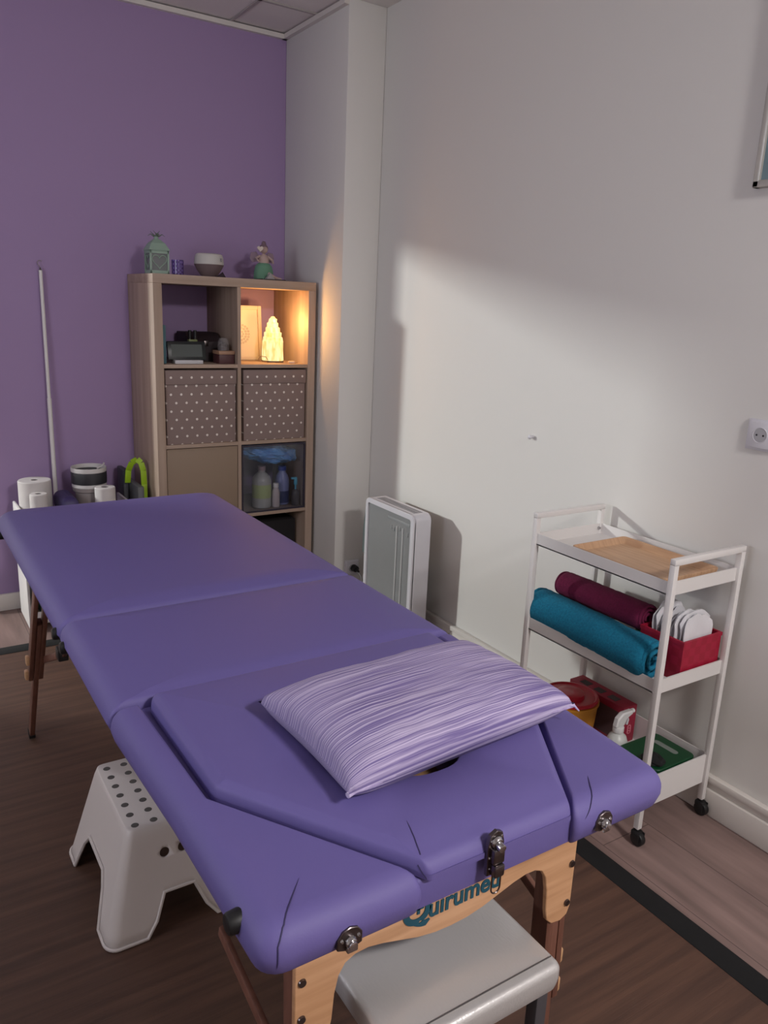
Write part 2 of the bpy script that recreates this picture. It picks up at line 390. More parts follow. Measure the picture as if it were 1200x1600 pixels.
# end aprons with bat shaped cut-out
def apron(y, mt, nm='end_apron'):
    h = []
    half = [(0, .552), (.03, .5535), (.06, .559), (.09, .568), (.12, .577), (.145, .582), (.165, .581), (.18, .574), (.19, .558), (.196, .53), (.199, .49), (.203, .470), (.215, .458), (.235, .455), (.250, .462), (.256, .478)]
    right = [(TC+.017+x, z) for x, z in half]; left = [(TC+.017-x, z) for x, z in half]
    poly = left[::-1][:-1] + right + [(TC+.017+.256, .722), (TC+.017-.256, .722)]
    return obj(nm, prism(bmesh.new(), poly, 'xz', y, y+.009, .0012), mt, t)
AX = TC+.017
ap = apron(-3.049, m_beech_x); ap2 = apron(-1.34, m_shaded_beech)
for x, z in ((AX-.246, .575), (AX-.246, .515), (AX+.248, .622), (AX+.248, .562), (AX+.246, .487), (AX-.246, .635)):
    obj('screw', cyl(bmesh.new(), (x, -3.052, z), (x, -3.048, z), .0055, .0065, 14), m_gun, ap)
Rx = Matrix.Rotation(PI/2, 4, 'X')
text('lettering', 'Q', m_teal_ink, ap, .060, Matrix.Translation((-.470, -3.0498, .587)) @ Rx, bold=.0022)
text('lettering', 'uirumed', m_teal_ink, ap, .0445, Matrix.Translation((-.425, -3.0498, .587)) @ Matrix.Diagonal((.90, 1, 1, 1)) @ Rx, bold=.0010)
bm = B(-.452, -.434, -3.0505, -3.0495, .608, .6125); box(bm, -.4455, -.4405, -3.0505, -3.0495, .601, .620)
obj('lettering', bm, m_teal_ink, ap)
# legs
def leg(x, sgn, p_top, p_mid, p_bot, outward):
    """twin upper strips, single sliding lower leg, foot cap and two wooden knobs"""
    T0, Mi, Bo = Vector(p_top), Vector(p_mid), Vector(p_bot)
    lg = bmesh.new()
    for dx in (-.0145, .0145): bar(lg, T0+Vector((dx, 0, 0)), Mi+Vector((dx, 0, 0)), .013, .036, .002, ref=(0, 1, 0))
    L = obj('leg', lg, m_shaded_beech, t)
    d = (Bo-T0).normalized()
    lo = bmesh.new(); bar(lo, T0+(Mi-T0)*.45, Bo-d*.012, .0155, .034, .002, ref=(0, 1, 0))
    obj('lower_leg', lo, m_shaded_beech, L)
    ft = bmesh.new(); bar(ft, Bo-d*.014, Bo, .02, .038, .003, ref=(0, 1, 0)); obj('rubber_foot', ft, m_black, L)
    for f in (.82, .97):
        kb = bmesh.new(); k = T0+(Mi-T0)*f; cyl(kb, k+Vector((outward*.02, 0, 0)), k+Vector((outward*.026, 0, 0)), .009, seg=12)
        box(kb, k.x+outward*.026-.0045, k.x+outward*.026+.0085, k.y-.011, k.y+.011, k.z-.015, k.z+.015, .004)
        obj('knob', kb, m_beech, L)
    return L
leg(0, 0, (-.672, -1.50, .66), (-.690, -1.335, .27), (-.70, -1.226, .012), -1)
leg(0, 0, (-.125, -1.50, .66), (-.11, -1.335, .27), (-.10, -1.226, .012), 1)
leg(0, 0, (AX-.232, -3.022, .69), (AX-.232, -3.03, .29), (AX-.232, -3.035, .008), -1)
leg(0, 0, (AX+.232, -3.022, .69), (AX+.232, -3.03, .29), (AX+.232, -3.035, .008), 1)
def brace(pts, w=.022, th=.010):
    bm = bmesh.new()
    for a, b2 in zip(pts, pts[1:]): bar(bm, a, b2, th, w, .003)
    return obj('brace', bm, m_shaded_beech, t)
brace([(-.665, -1.36, .33), (-.655, -1.62, .455)]); brace([(-.652, -1.60, .44), (-.655, -1.92, .655)])
obj('brace_joint', B(-.668, -.640, -1.64, -1.60, .44, .475, .004), m_black, t)
brace([(-.15, -1.36, .33), (-.16, -1.62, .455)]); brace([(-.15, -1.60, .44), (-.16, -1.92, .655)])
brace([(-.652, -2.825, .492), (-.645, -3.03, .43)]); brace([(-.640, -2.86, .515), (-.640, -2.92, .655)])
brace([(-.12, -2.825, .492), (-.13, -3.03, .43)]); brace([(-.12, -2.86, .515), (-.12, -2.92, .655)])
# bumpers on the long side
def bumper(y, z):
    bm = bmesh.new(); x = TL+(.016 if y < -3 else .004); cyl(bm, (x+.02, y, z), (x-.012, y, z), .0155, .0125, 20, .004)
    obj('bumper', bm, m_black, t, label='black rubber bumper')
for y, z in ((SE1+.035, .742), (SE1-.045, .742), (-3.095, .757), (-1.30, .728)): bumper(y, z)
# metal catches and latch on the near end
def catch(x, z):
    bm = bmesh.new(); y = TN
    prism(bm, [(x-.021, z-.014), (x-.008, z-.019), (x+.008, z-.019), (x+.021, z-.014), (x+.021, z+.004), (x+.013, z+.015), (x, z+.019), (x-.013, z+.015), (x-.021, z+.004)], 'xz', y-.003, y+.006, .001)
    c = obj('catch', bm, m_gun, t, label='polished metal catch plate')
    bm = bmesh.new(); cyl(bm, (x, y-.002, z-.004), (x, y-.010, z-.005), .0105, .0085, 20, .001); cyl(bm, (x, y-.010, z-.006), (x, y-.014, z-.006), .0075, .0075, 20, .0015)
    box(bm, x-.009, x+.009, y-.012, y-.003, z-.017, z-.006, .002); obj('stud', bm, m_chrome, c)
    for dx in (-.014, .014): obj('screw', cyl(bmesh.new(), (x+dx, y-.003, z+.001), (x+dx, y-.0055, z+.001), .0032, .002, 12), m_chrome, c)
catch(-.628, .741); catch(-.215, .748)
x, z, y = -.418, .792, TN
bm = bmesh.new(); prism(bm, [(x-.015, z-.065), (x+.015, z-.065), (x+.0165, z-.01), (x+.012, z+.008), (x, z+.014), (x-.012, z+.008), (x-.0165, z-.01)], 'xz', y-.004, y+.004, .001)
lt = obj('latch', bm, m_gun, t, label='metal spring latch with hanging wire loop')
bm = bmesh.new(); cyl(bm, (x, y-.003, z-.006), (x, y-.009, z-.007), .0115, .009, 22, .001); cyl(bm, (x, y-.009, z-.008), (x, y-.020, z-.009), .007, seg=20, r=.0015)
obj('stud', bm, m_chrome, lt)
bm = B(x-.011, x+.011, y-.014, y-.002, z-.040, z-.014, .002); box(bm, x-.010, x+.010, y-.018, y-.002, z-.062, z-.041, .003)
obj('lever', bm, m_gun, lt)
for dx, dz in ((-.010, -.002), (.010, .002), (-.0115, -.032), (.0115, -.03), (-.010, -.052)): obj('screw', cyl(bmesh.new(), (x+dx, y-.003, z+dz), (x+dx, y-.0055, z+dz), .0028, .002, 12), m_chrome, lt)
bm = bmesh.new(); pts = [(x-.009, z-.058)]
for k in range(13):
    a = PI + PI*k/12; pts.append((x+.009*math.cos(a), z-.086+.010*math.sin(a)))
pts.append((x+.009, z-.058)); sweep(bm, [(px, y-.010+.003*0, pz) for px, pz in pts], .0014, 8); obj('wire_loop', bm, m_gun, lt)

def rescale(root, c_, k):
    for o in [root]+list(root.children):
        c0 = Vector(c_)-ORG[t.name]; o.data.transform(Matrix.Translation(c0) @ Matrix.Scale(k, 4) @ Matrix.Translation(-c0))
rescale(lt, (x, TN, z+.014), .80)
for o in list(t.children):
    if o.name.startswith('catch'):
        cx_ = sum(v.co.x for v in o.data.vertices)/len(o.data.vertices)+ORG[t.name].x
        rescale(o, (cx_, TN, .744), .78)

# ================================================================== PILLOW
PA, PB, PC, PD = Vector((-.560, -2.755, .802)), Vector((-.556, -3.035, .802)), Vector((-.112, -3.000, .802)), Vector((-.128, -2.735, .802))
bm = bmesh.new(); uvl = bm.loops.layers.uv.new('UVMap'); UV = {}; NU, NV = 64, 36; H = .044; top = []; bot = []
for i in range(NU+1):
    ra, rb = [], []
    for j in range(NV+1):
        u, v = i/NU*2-1, j/NV*2-1
        pin = 1-.055*(1-abs(v)**2.2)*abs(u)**6*1.0; pin2 = 1-.05*(1-abs(u)**2.2)*abs(v)**6
        uu, vv = u*pin, v*pin2
        s, w = (uu+1)/2, (vv+1)/2
        P = (PB*(1-s)+PC*s)*(1-w)+(PA*(1-s)+PD*s)*w
        th = (max(0, 1-abs(u)**4.2))**.42*(max(0, 1-abs(v)**3.4))**.42
        wr = .0022*pnoise(Vector((P.x*10, P.y*26, 0)))*(th > .05) + .0016*pnoise(Vector((P.x*30+5, P.y*60, 2)))*(th > .05)
        side = (1-th)
        ctr = H*1.0
        ra.append(bm.verts.new((P.x, P.y, P.z+.022+(H*1.05)*th+wr)))
        rb.append(ra[-1] if i in (0, NU) or j in (0, NV) else bm.verts.new((P.x, P.y, P.z+.022-min(.0215, H*th))))
    for j in range(NV+1):
        UV[ra[j]] = (i/NU, j/NV)
        if rb[j] is not ra[j]: UV[rb[j]] = (i/NU, -j/NV)
    top.append(ra); bot.append(rb)
for i in range(NU):
    for j in range(NV):
        bm.faces.new((top[i][j], top[i+1][j], top[i+1][j+1], top[i][j+1]))
        q = [bot[i][j], bot[i][j+1], bot[i+1][j+1], bot[i+1][j]]; bm.faces.new(q)
for f in bm.faces:
    for l in f.loops: l[uvl].uv = UV[l.vert]
m_pillow = mat('lilac_striped_cotton', (112, 98, 150), .85, rgb2=(188, 176, 206), nscale=1.0, stretch=(1.6, 130, 1), detail=5, bump=.5, bscale=1.0, bstretch=(1.6, 110, 1), ramp=(.42, .60))
for l in [l for l in m_pillow.node_tree.links if l.from_socket.name == 'Object']:
    m_pillow.node_tree.links.new(m_pillow.node_tree.nodes['Texture Coordinate'].outputs['UV'], l.to_socket)
m_hem = mat('lilac_hem_cotton', (164, 148, 190), .85, rgb2=(196, 184, 214), nscale=60)
pil = thing('pillow', 'lilac striped pillow lying across the head end of the massage table', 'pillow', (-.34, -2.88, .80))
pc_ = obj('pillowcase', bm, m_pillow, pil, angle=80)
bm = bmesh.new(); sp = []
for k in range(30):
    s = k/29; sp.append(PB*(1-s)+PC*s+Vector((0, .004+.012*math.sin(PI*s)+.0012*math.sin(k*2.1), .018+.0015*math.sin(k*1.3))))
sweep(bm, sp, lambda s: .0042, 8); obj('edge_seam', bm, m_hem, pc_)
bm = bmesh.new(); sweep(bm, [PC+Vector((-.012, .004, .020)), PC+Vector((-.002, -.001, .018)), PC+Vector((.004, -.006, .010))], lambda s: .003*(1-.6*s), 8)
obj('corner_fold', bm, m_hem, pc_)

# ================================================================== GREY SEAT STOOL
t = thing('padded_stool', 'low stool with silver grey vinyl seat tucked under the near end of the massage table', 'stool', (-.39, -2.99, 0))
m_silver = mat('silver_vinyl', (190, 187, 186), .30, .3, bump=.25, bscale=260, bstretch=(1, .4, 1), spec=.6)
obj('seat', pad(rect(-.538, -.238, -3.146, -2.85), .452, .497, .016, .012, .004, (.012, .03, .06), .004), m_silver, t, angle=60)
bm = bmesh.new(); sweep(bm, [(-.528, -3.128, .4995), (-.40, -3.130, .5025), (-.248, -3.128, .4998)], .0009, 6); obj('seam', bm, mat('dark_grey_thread', (70, 66, 66), .8), t)
m_dgrey = mat('dark_grey_steel', (78, 76, 80), .4, .3)
for sx in (-.515, -.261):
    for sy in (-3.122, -2.874):
        L = obj('leg', B(sx-.011, sx+.011, sy-.011, sy+.011, .006, .453, .002), m_dgrey, t)
        obj('foot_cap', B(sx-.0125, sx+.0125, sy-.0125, sy+.0125, .0045, .02, .002), m_black, L)
bm = B(-.526, -.25, -3.131, -3.113, .435, .453, .002); box(bm, -.526, -.25, -2.883, -2.865, .435, .453, .002)
for sx in (-.515, -.261): box(bm, sx-.009, sx+.009, -3.12, -2.87, .435, .453, .002)
obj('seat_frame', bm, m_dgrey, t)
for sx in (-.515, -.261): obj('stretcher', B(sx-.007, sx+.007, -3.12, -2.87, .14, .16, .002), m_dgrey, t)

# ================================================================== STEP STOOL (white plastic, holes in the top)
t = thing('step_stool', 'white plastic step stool with rows of round holes under left side of the massage table', 'step stool', (-.535, -2.07, 0))
bm = bmesh.new()
TX0, TX1, TY0, TY1 = -.640, -.430, -2.203, -1.888      # top
FX0, FX1, FY0, FY1 = -.712, -.358, -2.275, -1.858      # feet at floor
def sk(u, v, z):                                        # point on the flared skirt at height z; u,v in -1..1 on the outline
    k = 1-z/.245; k = max(k, 0)
    x0, x1 = TX0+(FX0-TX0)*k, TX1+(FX1-TX1)*k; y0, y1 = TY0+(FY0-TY0)*k, TY1+(FY1-TY1)*k
    return Vector(((x0+x1)/2+(x1-x0)/2*u, (y0+y1)/2+(y1-y0)/2*v, z))
def outline(n=14, rc=.16):
    out = []
    cs = [(-1, -1), (1, -1), (1, 1), (-1, 1)]
    for i, (cx, cy) in enumerate(cs):
        a0 = {0: PI, 1: 1.5*PI, 2: 0, 3: .5*PI}[i]
        for k in range(7):
            a = a0+k/6*PI/2; out.append((cx*(1-rc)+rc*math.cos(a), cy*(1-rc)+rc*math.sin(a)))
        nx, ny = cs[(i+1) % 4]
        for k in range(1, n):
            f = k/n; ax, ay = cx*(1-rc)+rc*math.cos(a0+PI/2), cy*(1-rc)+rc*math.sin(a0+PI/2)
            a1 = {0: 1.5*PI, 1: 0, 2: .5*PI, 3: PI}[i]
            bx, by = nx*(1-rc)+rc*math.cos(a1), ny*(1-rc)+rc*math.sin(a1)
            out.append((ax+(bx-ax)*f, ay+(by-ay)*f))
    return out
OL = outline()
def low(u, v):                                          # height of the skirt's lower edge
    if abs(abs(v)-1) < .02 or (abs(v) > abs(u)):  w = abs(u); lo_, a, b2, hgt = 0, .27, .42, .088
    else: w = abs(v); lo_, a, b2, hgt = 0, .42, .60, .105
    s = min(1, max(0, (b2-w)/(b2-a))); s = s*s*(3-2*s)
    return .0045+hgt*s
zs = [0, .12, .3, .5, .7, .85, .94]
rings = []
for u, v in [(0, 0)]: pass
NR = len(OL)
for fz in zs:
    rings.append([bm.verts.new(sk(u, v, low(u, v)+(.245-low(u, v))*fz)) for u, v in OL])
rings.append([bm.verts.new(sk(u*.985, v*.985, .2465)) for u, v in OL])
rings.append([bm.verts.new(sk(u*.955, v*.955, .2500)) for u, v in OL])
for A, C in zip(rings, rings[1:]):
    for k in range(NR): bm.faces.new((A[k], A[(k+1) % NR], C[(k+1) % NR], C[k]))
bm.faces.new(rings[-1])
so = obj('body', bm, m_wplastic, t, angle=60)
md = so.modifiers.new('s', 'SOLIDIFY'); md.thickness = .0035; md.offset = -1
bpy.context.view_layer.update(); dg = bpy.context.evaluated_depsgraph_get(); so.data = bpy.data.meshes.new_from_object(so.evaluated_get(dg)); so.modifiers.clear()
cb = bmesh.new()
for xx in (-.560, -.517): cyl(cb, (xx, -2.26, .182), (xx, -2.18, .182), .0115, seg=18)
cut(so, cb)
bm = bmesh.new()                                        # moulded rim bead along the skirt's lower edge
sweep(bm, [sk(u, v, low(u, v)+.0046) + Vector((u*.001, v*.001, .0)) for u, v in OL], .0042, 6, closed=True); obj('rim', bm, m_wplastic, t)
m_rub = mat('grey_rubber', (92, 88, 86), .8)
for i in range(5):
    for j in range(7):
        bm = bmesh.new(); x, y = -.6155+i*.0432, -1.922-j*.0435
        lathe(bm, [(.0089, -.002), (.0089, .0), (.0080, .0007), (0, .0009)], (x, y, .2500), 16)
        obj('anti_slip_dot', bm, m_rub, t)

# ================================================================== BOOKCASE (2 x 4 cells)
BD, BH = -.39, 1.53
t = thing('bookcase', 'washed oak cube bookcase two cells wide against the purple wall', 'bookcase', (.385, -.195, 0))
for x0, x1 in ((0, .038), (.732, .77)): obj('side_panel', B(x0, x1, BD, -.002, 0, BH-.038, .0015), m_oak, t)
obj('top_panel', B(0, .77, BD, -.002, BH-.038, BH, .0015), m_oakh, t)
obj('bottom_panel', B(.038, .732, BD, -.002, .02, .058, .0015), m_oakh, t)
obj('divider', B(.377, .393, BD+.002, -.002, .058, BH-.038), m_oak, t)
SZ = [1.137, .782, .430]
for z in SZ:
    for x0, x1 in ((.038, .377), (.393, .732)): obj('shelf', B(x0, x1, BD+.002, -.002, z, z+.016, .0008), m_oakh, t)
m_taupe = mat('taupe_door_board', (136, 116, 98), .6, bump=.05)
d = obj('door', B(.0405, .375, BD+.004, BD+.018, .449, .779, .001), m_taupe, t, label='plain taupe door insert')
obj('door_panel_lip', B(.0405, .375, BD+.002, BD+.005, .773, .779), m_taupe, d)

# dotted fabric boxes
m_dots = dotted('taupe_fabric_white_dots', (134, 115, 110), (222, 212, 204), .0466, .0746, .0053)
def fabric_box(x0, x1, label, dx):
    b = thing('storage_box', label, 'storage box', ((x0+x1)/2, -.2, .798), 'dotted fabric boxes in the second row')
    obj('box_body', B(x0, x1, BD+.012, -.03, .798, 1.066, .004), m_dots, b)
    obj('lid', B(x0-.003, x1+.003, BD+.006, -.028, 1.064, 1.128, .005), m_dots, b)
    return b
fabric_box(.046, .371, 'taupe fabric storage box with white dots in left cell under the tablet clock', 0)
fabric_box(.409, .726, 'taupe fabric storage box with white dots in right cell under the glowing lamp', .01)

t = thing('storage_box', 'plain black fabric box in the bottom row right cell of the bookcase', 'storage box', (.56, -.19, .058))
obj('box_body', B(.403, .722, -.30, -.03, .0585, .37, .004), mat('black_fabric_box', (24, 20, 22), .9, bump=.3, bscale=600), t)
obj('handle_tab', B(.53, .595, -.305, -.299, .30, .325, .002), mat('dark_tab', (38, 32, 34), .8), t)

# --- things on the bookcase top
m_mint = mat('mint_painted_tin', (138, 160, 146), .5)
t = thing('candle_lantern', 'mint green tin lantern with heart cut-out on the bookcase top', 'lantern', (.065, -.24, BH))
lx, ly, hw = .066, -.24, .042
bm = B(lx-hw, lx+hw, ly-hw, ly+hw, BH, BH+.008, .001)
for sx in (-1, 1):
    for sy in (-1, 1): box(bm, lx+sx*hw-.004 - sx*.004, lx+sx*hw+.004-sx*.004, ly+sy*hw-.004-sy*.004, ly+sy*hw+.004-sy*.004, BH, BH+.098)
box(bm, lx-hw, lx+hw, ly-hw, ly+hw, BH+.094, BH+.100, .001)
obj('frame', bm, m_mint, t)
def heart(s): return [(s*.0165*16*math.sin(a)**3/16, s*.0165*(13*math.cos(a)-5*math.cos(2*a)-2*math.cos(3*a)-math.cos(4*a))/16) for a in [2*PI*k/40 for k in range(40)]]
bm = bmesh.new()
for rot in range(4):
    T = Matrix.Translation((lx, ly, 0)) @ Matrix.Rotation(rot*PI/2, 4, 'Z')
    sweep(bm, [T @ Vector((a*1.9, -hw+.004, BH+.055+b2*1.9)) for a, b2 in heart(1)], .0022, 6, closed=True)
    for sz in (BH+.012, BH+.09): bar(bm, T @ Vector((-hw, -hw+.004, sz)), T @ Vector((hw, -hw+.004, sz)), .004, .008, 0)
obj('heart_grille', bm, m_mint, t)
obj('pane', B(lx-hw+.006, lx+hw-.006, ly-hw+.006, ly+hw-.006, BH+.008, BH+.094), mat('dull_lantern_glass', (118, 122, 122), .3, alpha=.75), t)
bm = bmesh.new(); d_ = hw+.004; a_ = [bm.verts.new((lx+sx*d_, ly+sy*d_, BH+.099)) for sx, sy in ((-1, -1), (1, -1), (1, 1), (-1, 1))]
b_ = [bm.verts.new((lx+sx*.03, ly+sy*.03, BH+.128)) for sx, sy in ((-1, -1), (1, -1), (1, 1), (-1, 1))]
c_ = [bm.verts.new((lx+sx*.011, ly+sy*.011, BH+.146)) for sx, sy in ((-1, -1), (1, -1), (1, 1), (-1, 1))]
for A, C in ((a_, b_), (b_, c_)):
    for k in range(4): bm.faces.new((A[k], A[(k+1) % 4], C[(k+1) % 4], C[k]))
bm.faces.new(a_[::-1]); bm.faces.new(c_); cyl(bm, (lx, ly, BH+.145), (lx, ly, BH+.158), .011, .008, 14)
obj('roof', bm, m_mint, t, smooth=False)
bm = bmesh.new()
for k in range(9):
    a = k*.7; p = Vector((lx+.012*math.cos(a), ly+.012*math.sin(a), BH+.157))
    sweep(bm, [p, p+Vector((.014*math.cos(a*1.7), .01*math.sin(a), .010)), p+Vector((.026*math.cos(a*1.7), .014*math.sin(a), .002+.01*(k % 3)))], lambda s: .0028*(1-.7*s), 6)
obj('ribbon_bow', bm, mat('grey_green_ribbon', (96, 108, 96), .8), t)
t = thing('tealight_cup', 'small violet mosaic glass candle cup beside the lantern', 'candle holder', (.143, -.285, BH))
bm = bmesh.new(); lathe(bm, [(0, 0), (.022, 0), (.025, .004), (.026, .064), (.023, .064), (.022, .008), (0, .008)], (.143, -.285, BH), 24)
m_cup = weave('violet_mosaic', (62, 40, 98), (104, 82, 150), 120); m_cup.node_tree.nodes['Principled BSDF'].inputs['Roughness'].default_value = .2
obj('glass', bm, m_cup, t)
t = thing('aroma_diffuser', 'rounded diffuser with white top and taupe base in the middle of the bookcase top', 'aroma diffuser', (.292, -.27, BH))
c = (.294, -.262, BH)
obj('base', lathe(bmesh.new(), [(0, 0), (.030, 0), (.036, .006), (.052, .028), (.064, .050), (.0655, .054), (0, .054)], c, 36), mat('taupe_plastic', (108, 92, 94), .5), t)
obj('cover', lathe(bmesh.new(), [(0, .0545), (.0655, .0545), (.0655, .058), (.063, .085), (.058, .097), (.050, .101), (.030, .1015), (.028, .098), (0, .098)], c, 36), mat('white_satin_plastic', (186, 182, 178), .5), t)
obj('button', B(.326, .334, -.322, -.316, BH+.068, BH+.082, .002), mat('grey_button', (130, 126, 128), .5), t)
bm = bmesh.new(); ca, cc2, tip = (.275, -.345), (.305, -.345), BH+.022
v = [bm.verts.new(p) for p in ((.272, -.36, BH), (.308, -.36, BH), (.308, -.33, BH), (.272, -.33, BH), (.290+.008, -.345, BH+.024))]
for k in range(4): bm.faces.new((v[k], v[(k+1) % 4], v[4]))
bm.faces.new(v[:4][::-1]); bm.transform(Matrix.Translation((.028, 0, 0)))
setp(obj('incense_cone_holder', bm, mat('dark_plum_stone', (48, 36, 44), .4), loc=(.318, -.345, BH), smooth=False), 'tiny dark pyramid stone in front of the diffuser', 'ornament')
# fairy figurine
fx, fy = .565, -.25
t = thing('fairy_figurine', 'seated fairy figurine in a green skirt at right end of the bookcase top', 'figurine', (fx, fy, BH))
m_skirt = mat('green_cloth', (96, 138, 114), .7); m_skin = mat('doll_skin', (176, 152, 146), .6); m_hair = mat('mauve_hair', (120, 98, 108), .8)
bm = bmesh.new(); lathe(bm, [(0, 0), (.040, 0), (.044, .01), (.043, .04), (.038, .062), (.030, .074), (.018, .080), (0, .081)], (fx, fy, BH), 24, 1.05, .8)
for v in bm.verts:
    a = math.atan2(v.co.y-fy, v.co.x-fx); k = 1+.06*math.sin(a*9)*(1-(v.co.z-BH)/.081); v.co.x = fx+(v.co.x-fx)*k; v.co.y = fy+(v.co.y-fy)*k
obj('skirt', bm, m_skirt, t)
bm = bmesh.new(); lathe(bm, [(0, .070), (.021, .070), (.026, .085), (.024, .1), (.014, .114), (.007, .118), (.007, .128), (0, .128)], (fx, fy, BH), 20, 1, .75)
sweep(bm, [(fx-.02, fy, BH+.108), (fx-.042, fy-.01, BH+.098), (fx-.040, fy-.03, BH+.085)], lambda s: .006-.002*s, 8)
sweep(bm, [(fx+.02, fy, BH+.108), (fx+.040, fy-.01, BH+.092), (fx+.035, fy-.03, BH+.078)], lambda s: .006-.002*s, 8)
sweep(bm, [(fx+.01, fy-.03, BH+.03), (fx+.035, fy-.055, BH+.012), (fx+.062, fy-.062, BH+.008)], lambda s: .009-.004*s, 10)
obj('body', bm, m_skin, t)
bm = bmesh.new(); bmesh.ops.create_uvsphere(bm, u_segments=20, v_segments=14, radius=.018, matrix=Matrix.Translation((fx, fy-.002, BH+.138))); obj('head', bm, m_skin, t)
bm = bmesh.new(); bmesh.ops.create_uvsphere(bm, u_segments=20, v_segments=14, radius=.0205, matrix=Matrix.Translation((fx+.001, fy+.004, BH+.143)))
bmesh.ops.create_uvsphere(bm, u_segments=12, v_segments=8, radius=.011, matrix=Matrix.Translation((fx+.003, fy+.006, BH+.165)))
for v in bm.verts: v.co += Vector((1, 1, 1))*.0025*pnoise(v.co*160)
obj('hair', bm, m_hair, t)
m_fw = mat('pale_mauve_wings', (140, 118, 134), .6)
for s in (-1, 1):
    bm = bmesh.new(); prism(bm, [(fx+s*.008, BH+.10), (fx+s*.03, BH+.128), (fx+s*.055, BH+.124), (fx+s*.062, BH+.10), (fx+s*.05, BH+.08), (fx+s*.025, BH+.084)][::s], 'xz', fy+.018, fy+.022, .001)
    obj('wing', bm, m_fw, t)
bm = bmesh.new(); prism(bm, [(fx-.032+a*.85, BH+.139+b2*.85) for a, b2 in heart(1)], 'xz', fy-.035, fy-.027, .002); obj('heart', bm, mat('cream_heart', (205, 192, 182), .6), t)
bm = B(fx-.045, fx+.075, fy-.085, fy+.02, BH, BH+.006, .002); obj('base', bm, mat('dark_base', (52, 42, 46), .5), t)
bm = bmesh.new(); prism(bm, [(fx-.022, BH+.006), (fx+.022, BH+.006), (fx, BH+.034)], 'xz', fy-.08, fy-.06, .001); obj('stone', bm, mat('grey_quartz', (150, 144, 146), .4), t)

# --- upper left cell
SH = SZ[0]+.016
t = thing('tablet_clock', 'black framed digital display clock on white foot in the upper left cell', 'clock', (.165, -.31, SH))
T = Matrix.Translation((.167, -.315, SH+.014)) @ Matrix.Rotation(-.22, 4, 'X')
obj('case', box(bmesh.new(), -.088, .088, -.006, .008, 0, .083, .004, T=T), mat('dark_green_black_case', (14, 19, 22), .35), t)
obj('screen', box(bmesh.new(), -.070, .070, -.0075, -.0055, .014, .068, T=T), mat('grey_screen', (66, 72, 70), .3), t)
obj('foot', B(.10, .228, -.352, -.30, SH, SH+.016, .002), mat('white_foot', (190, 188, 192), .5), t)
t = thing('wooden_box', 'small dark red wooden box with tan lid in the upper left cell', 'box', (.345, -.315, SH))
obj('body', B(.300, .372, -.36, -.28, SH, SH+.042, .002), mat('oxblood_wood', (74, 40, 42), .5), t)
obj('lid', B(.298, .374, -.362, -.278, SH+.042, SH+.058, .002), mat('tan_wood', (152, 116, 92), .5), t)
t = thing('glass_dome', 'small clear glass dome standing on the dark red wooden box', 'glass dome', (.336, -.32, SH+.058))
bm = bmesh.new(); lathe(bm, [(.026, 0), (.027, .02), (.024, .042), (.016, .055), (0, .060)], (.336, -.32, SH+.058), 24, caps=False)
obj('dome', bm, mat('thin_clear_glass', (170, 165, 165), .08, alpha=.25), t)
obj('base', lathe(bmesh.new(), [(0, 0), (.024, 0), (.024, .018), (.015, .03), (0, .034)], (.336, -.32, SH+.058), 20), mat('dark_brown_wood', (60, 42, 40), .5), t)
t = thing('wooden_chest', 'dark brown chest with sloped lid behind the clock in the upper left cell', 'chest', (.25, -.14, SH))
bm = bmesh.new(); prism(bm, [(-.22, SH), (-.04, SH), (-.04, SH+.13), (-.16, SH+.13), (-.22, SH+.09)], 'yz', .21, .37, .003); obj('body', bm, mat('espresso_wood', (48, 36, 40), .6), t)
obj('clasp', B(.28, .30, -.225, -.218, SH+.07, SH+.095, .001), m_gun, t)
def bottle(name, label, cat, c, r, h, mb, mc, neck=.35, group=None, cap_h=.02):
    t = thing(name, label, cat, c, group)
    obj('body', lathe(bmesh.new(), [(0, 0), (r*.92, 0), (r, .004), (r, h*.62), (r*.85, h*.72), (r*neck, h*.82), (r*neck, h*.9), (0, h*.9)], c, 24), mb, t)
    obj('cap', lathe(bmesh.new(), [(0, h*.86), (r*neck*1.2, h*.86), (r*neck*1.15, h*.86+cap_h), (0, h*.86+cap_h)], c, 18), mc, t)
    return t
m_dkglass = mat('dark_amber_glass', (26, 24, 26), .15)
for i, (x, w) in enumerate(((.203, 'left'), (.228, 'right'))):
    b = bottle('oil_bottle', 'dark glass oil bottle behind the clock, the %s one of the pair' % w, 'bottle', (x, -.25, SH), .0125, .125, m_dkglass, m_black, .5, 'oil bottles in the upper left cell', .035)
setp(obj('oil_tin', B(.185, .225, -.29, -.265, SH, SH+.103, .002), mat('yellow_green_label', (112, 120, 74), .5), loc=(.205, -.278, SH)), 'small yellow green carton peeking above the clock', 'carton')
setp(obj('teal_book', B(.040, .066, -.34, -.12, SH, SH+.165, .002), mat('dusty_teal_cover', (62, 98, 108), .6), loc=(.053, -.23, SH)), 'dusty teal book standing at left side of the upper left cell', 'book')

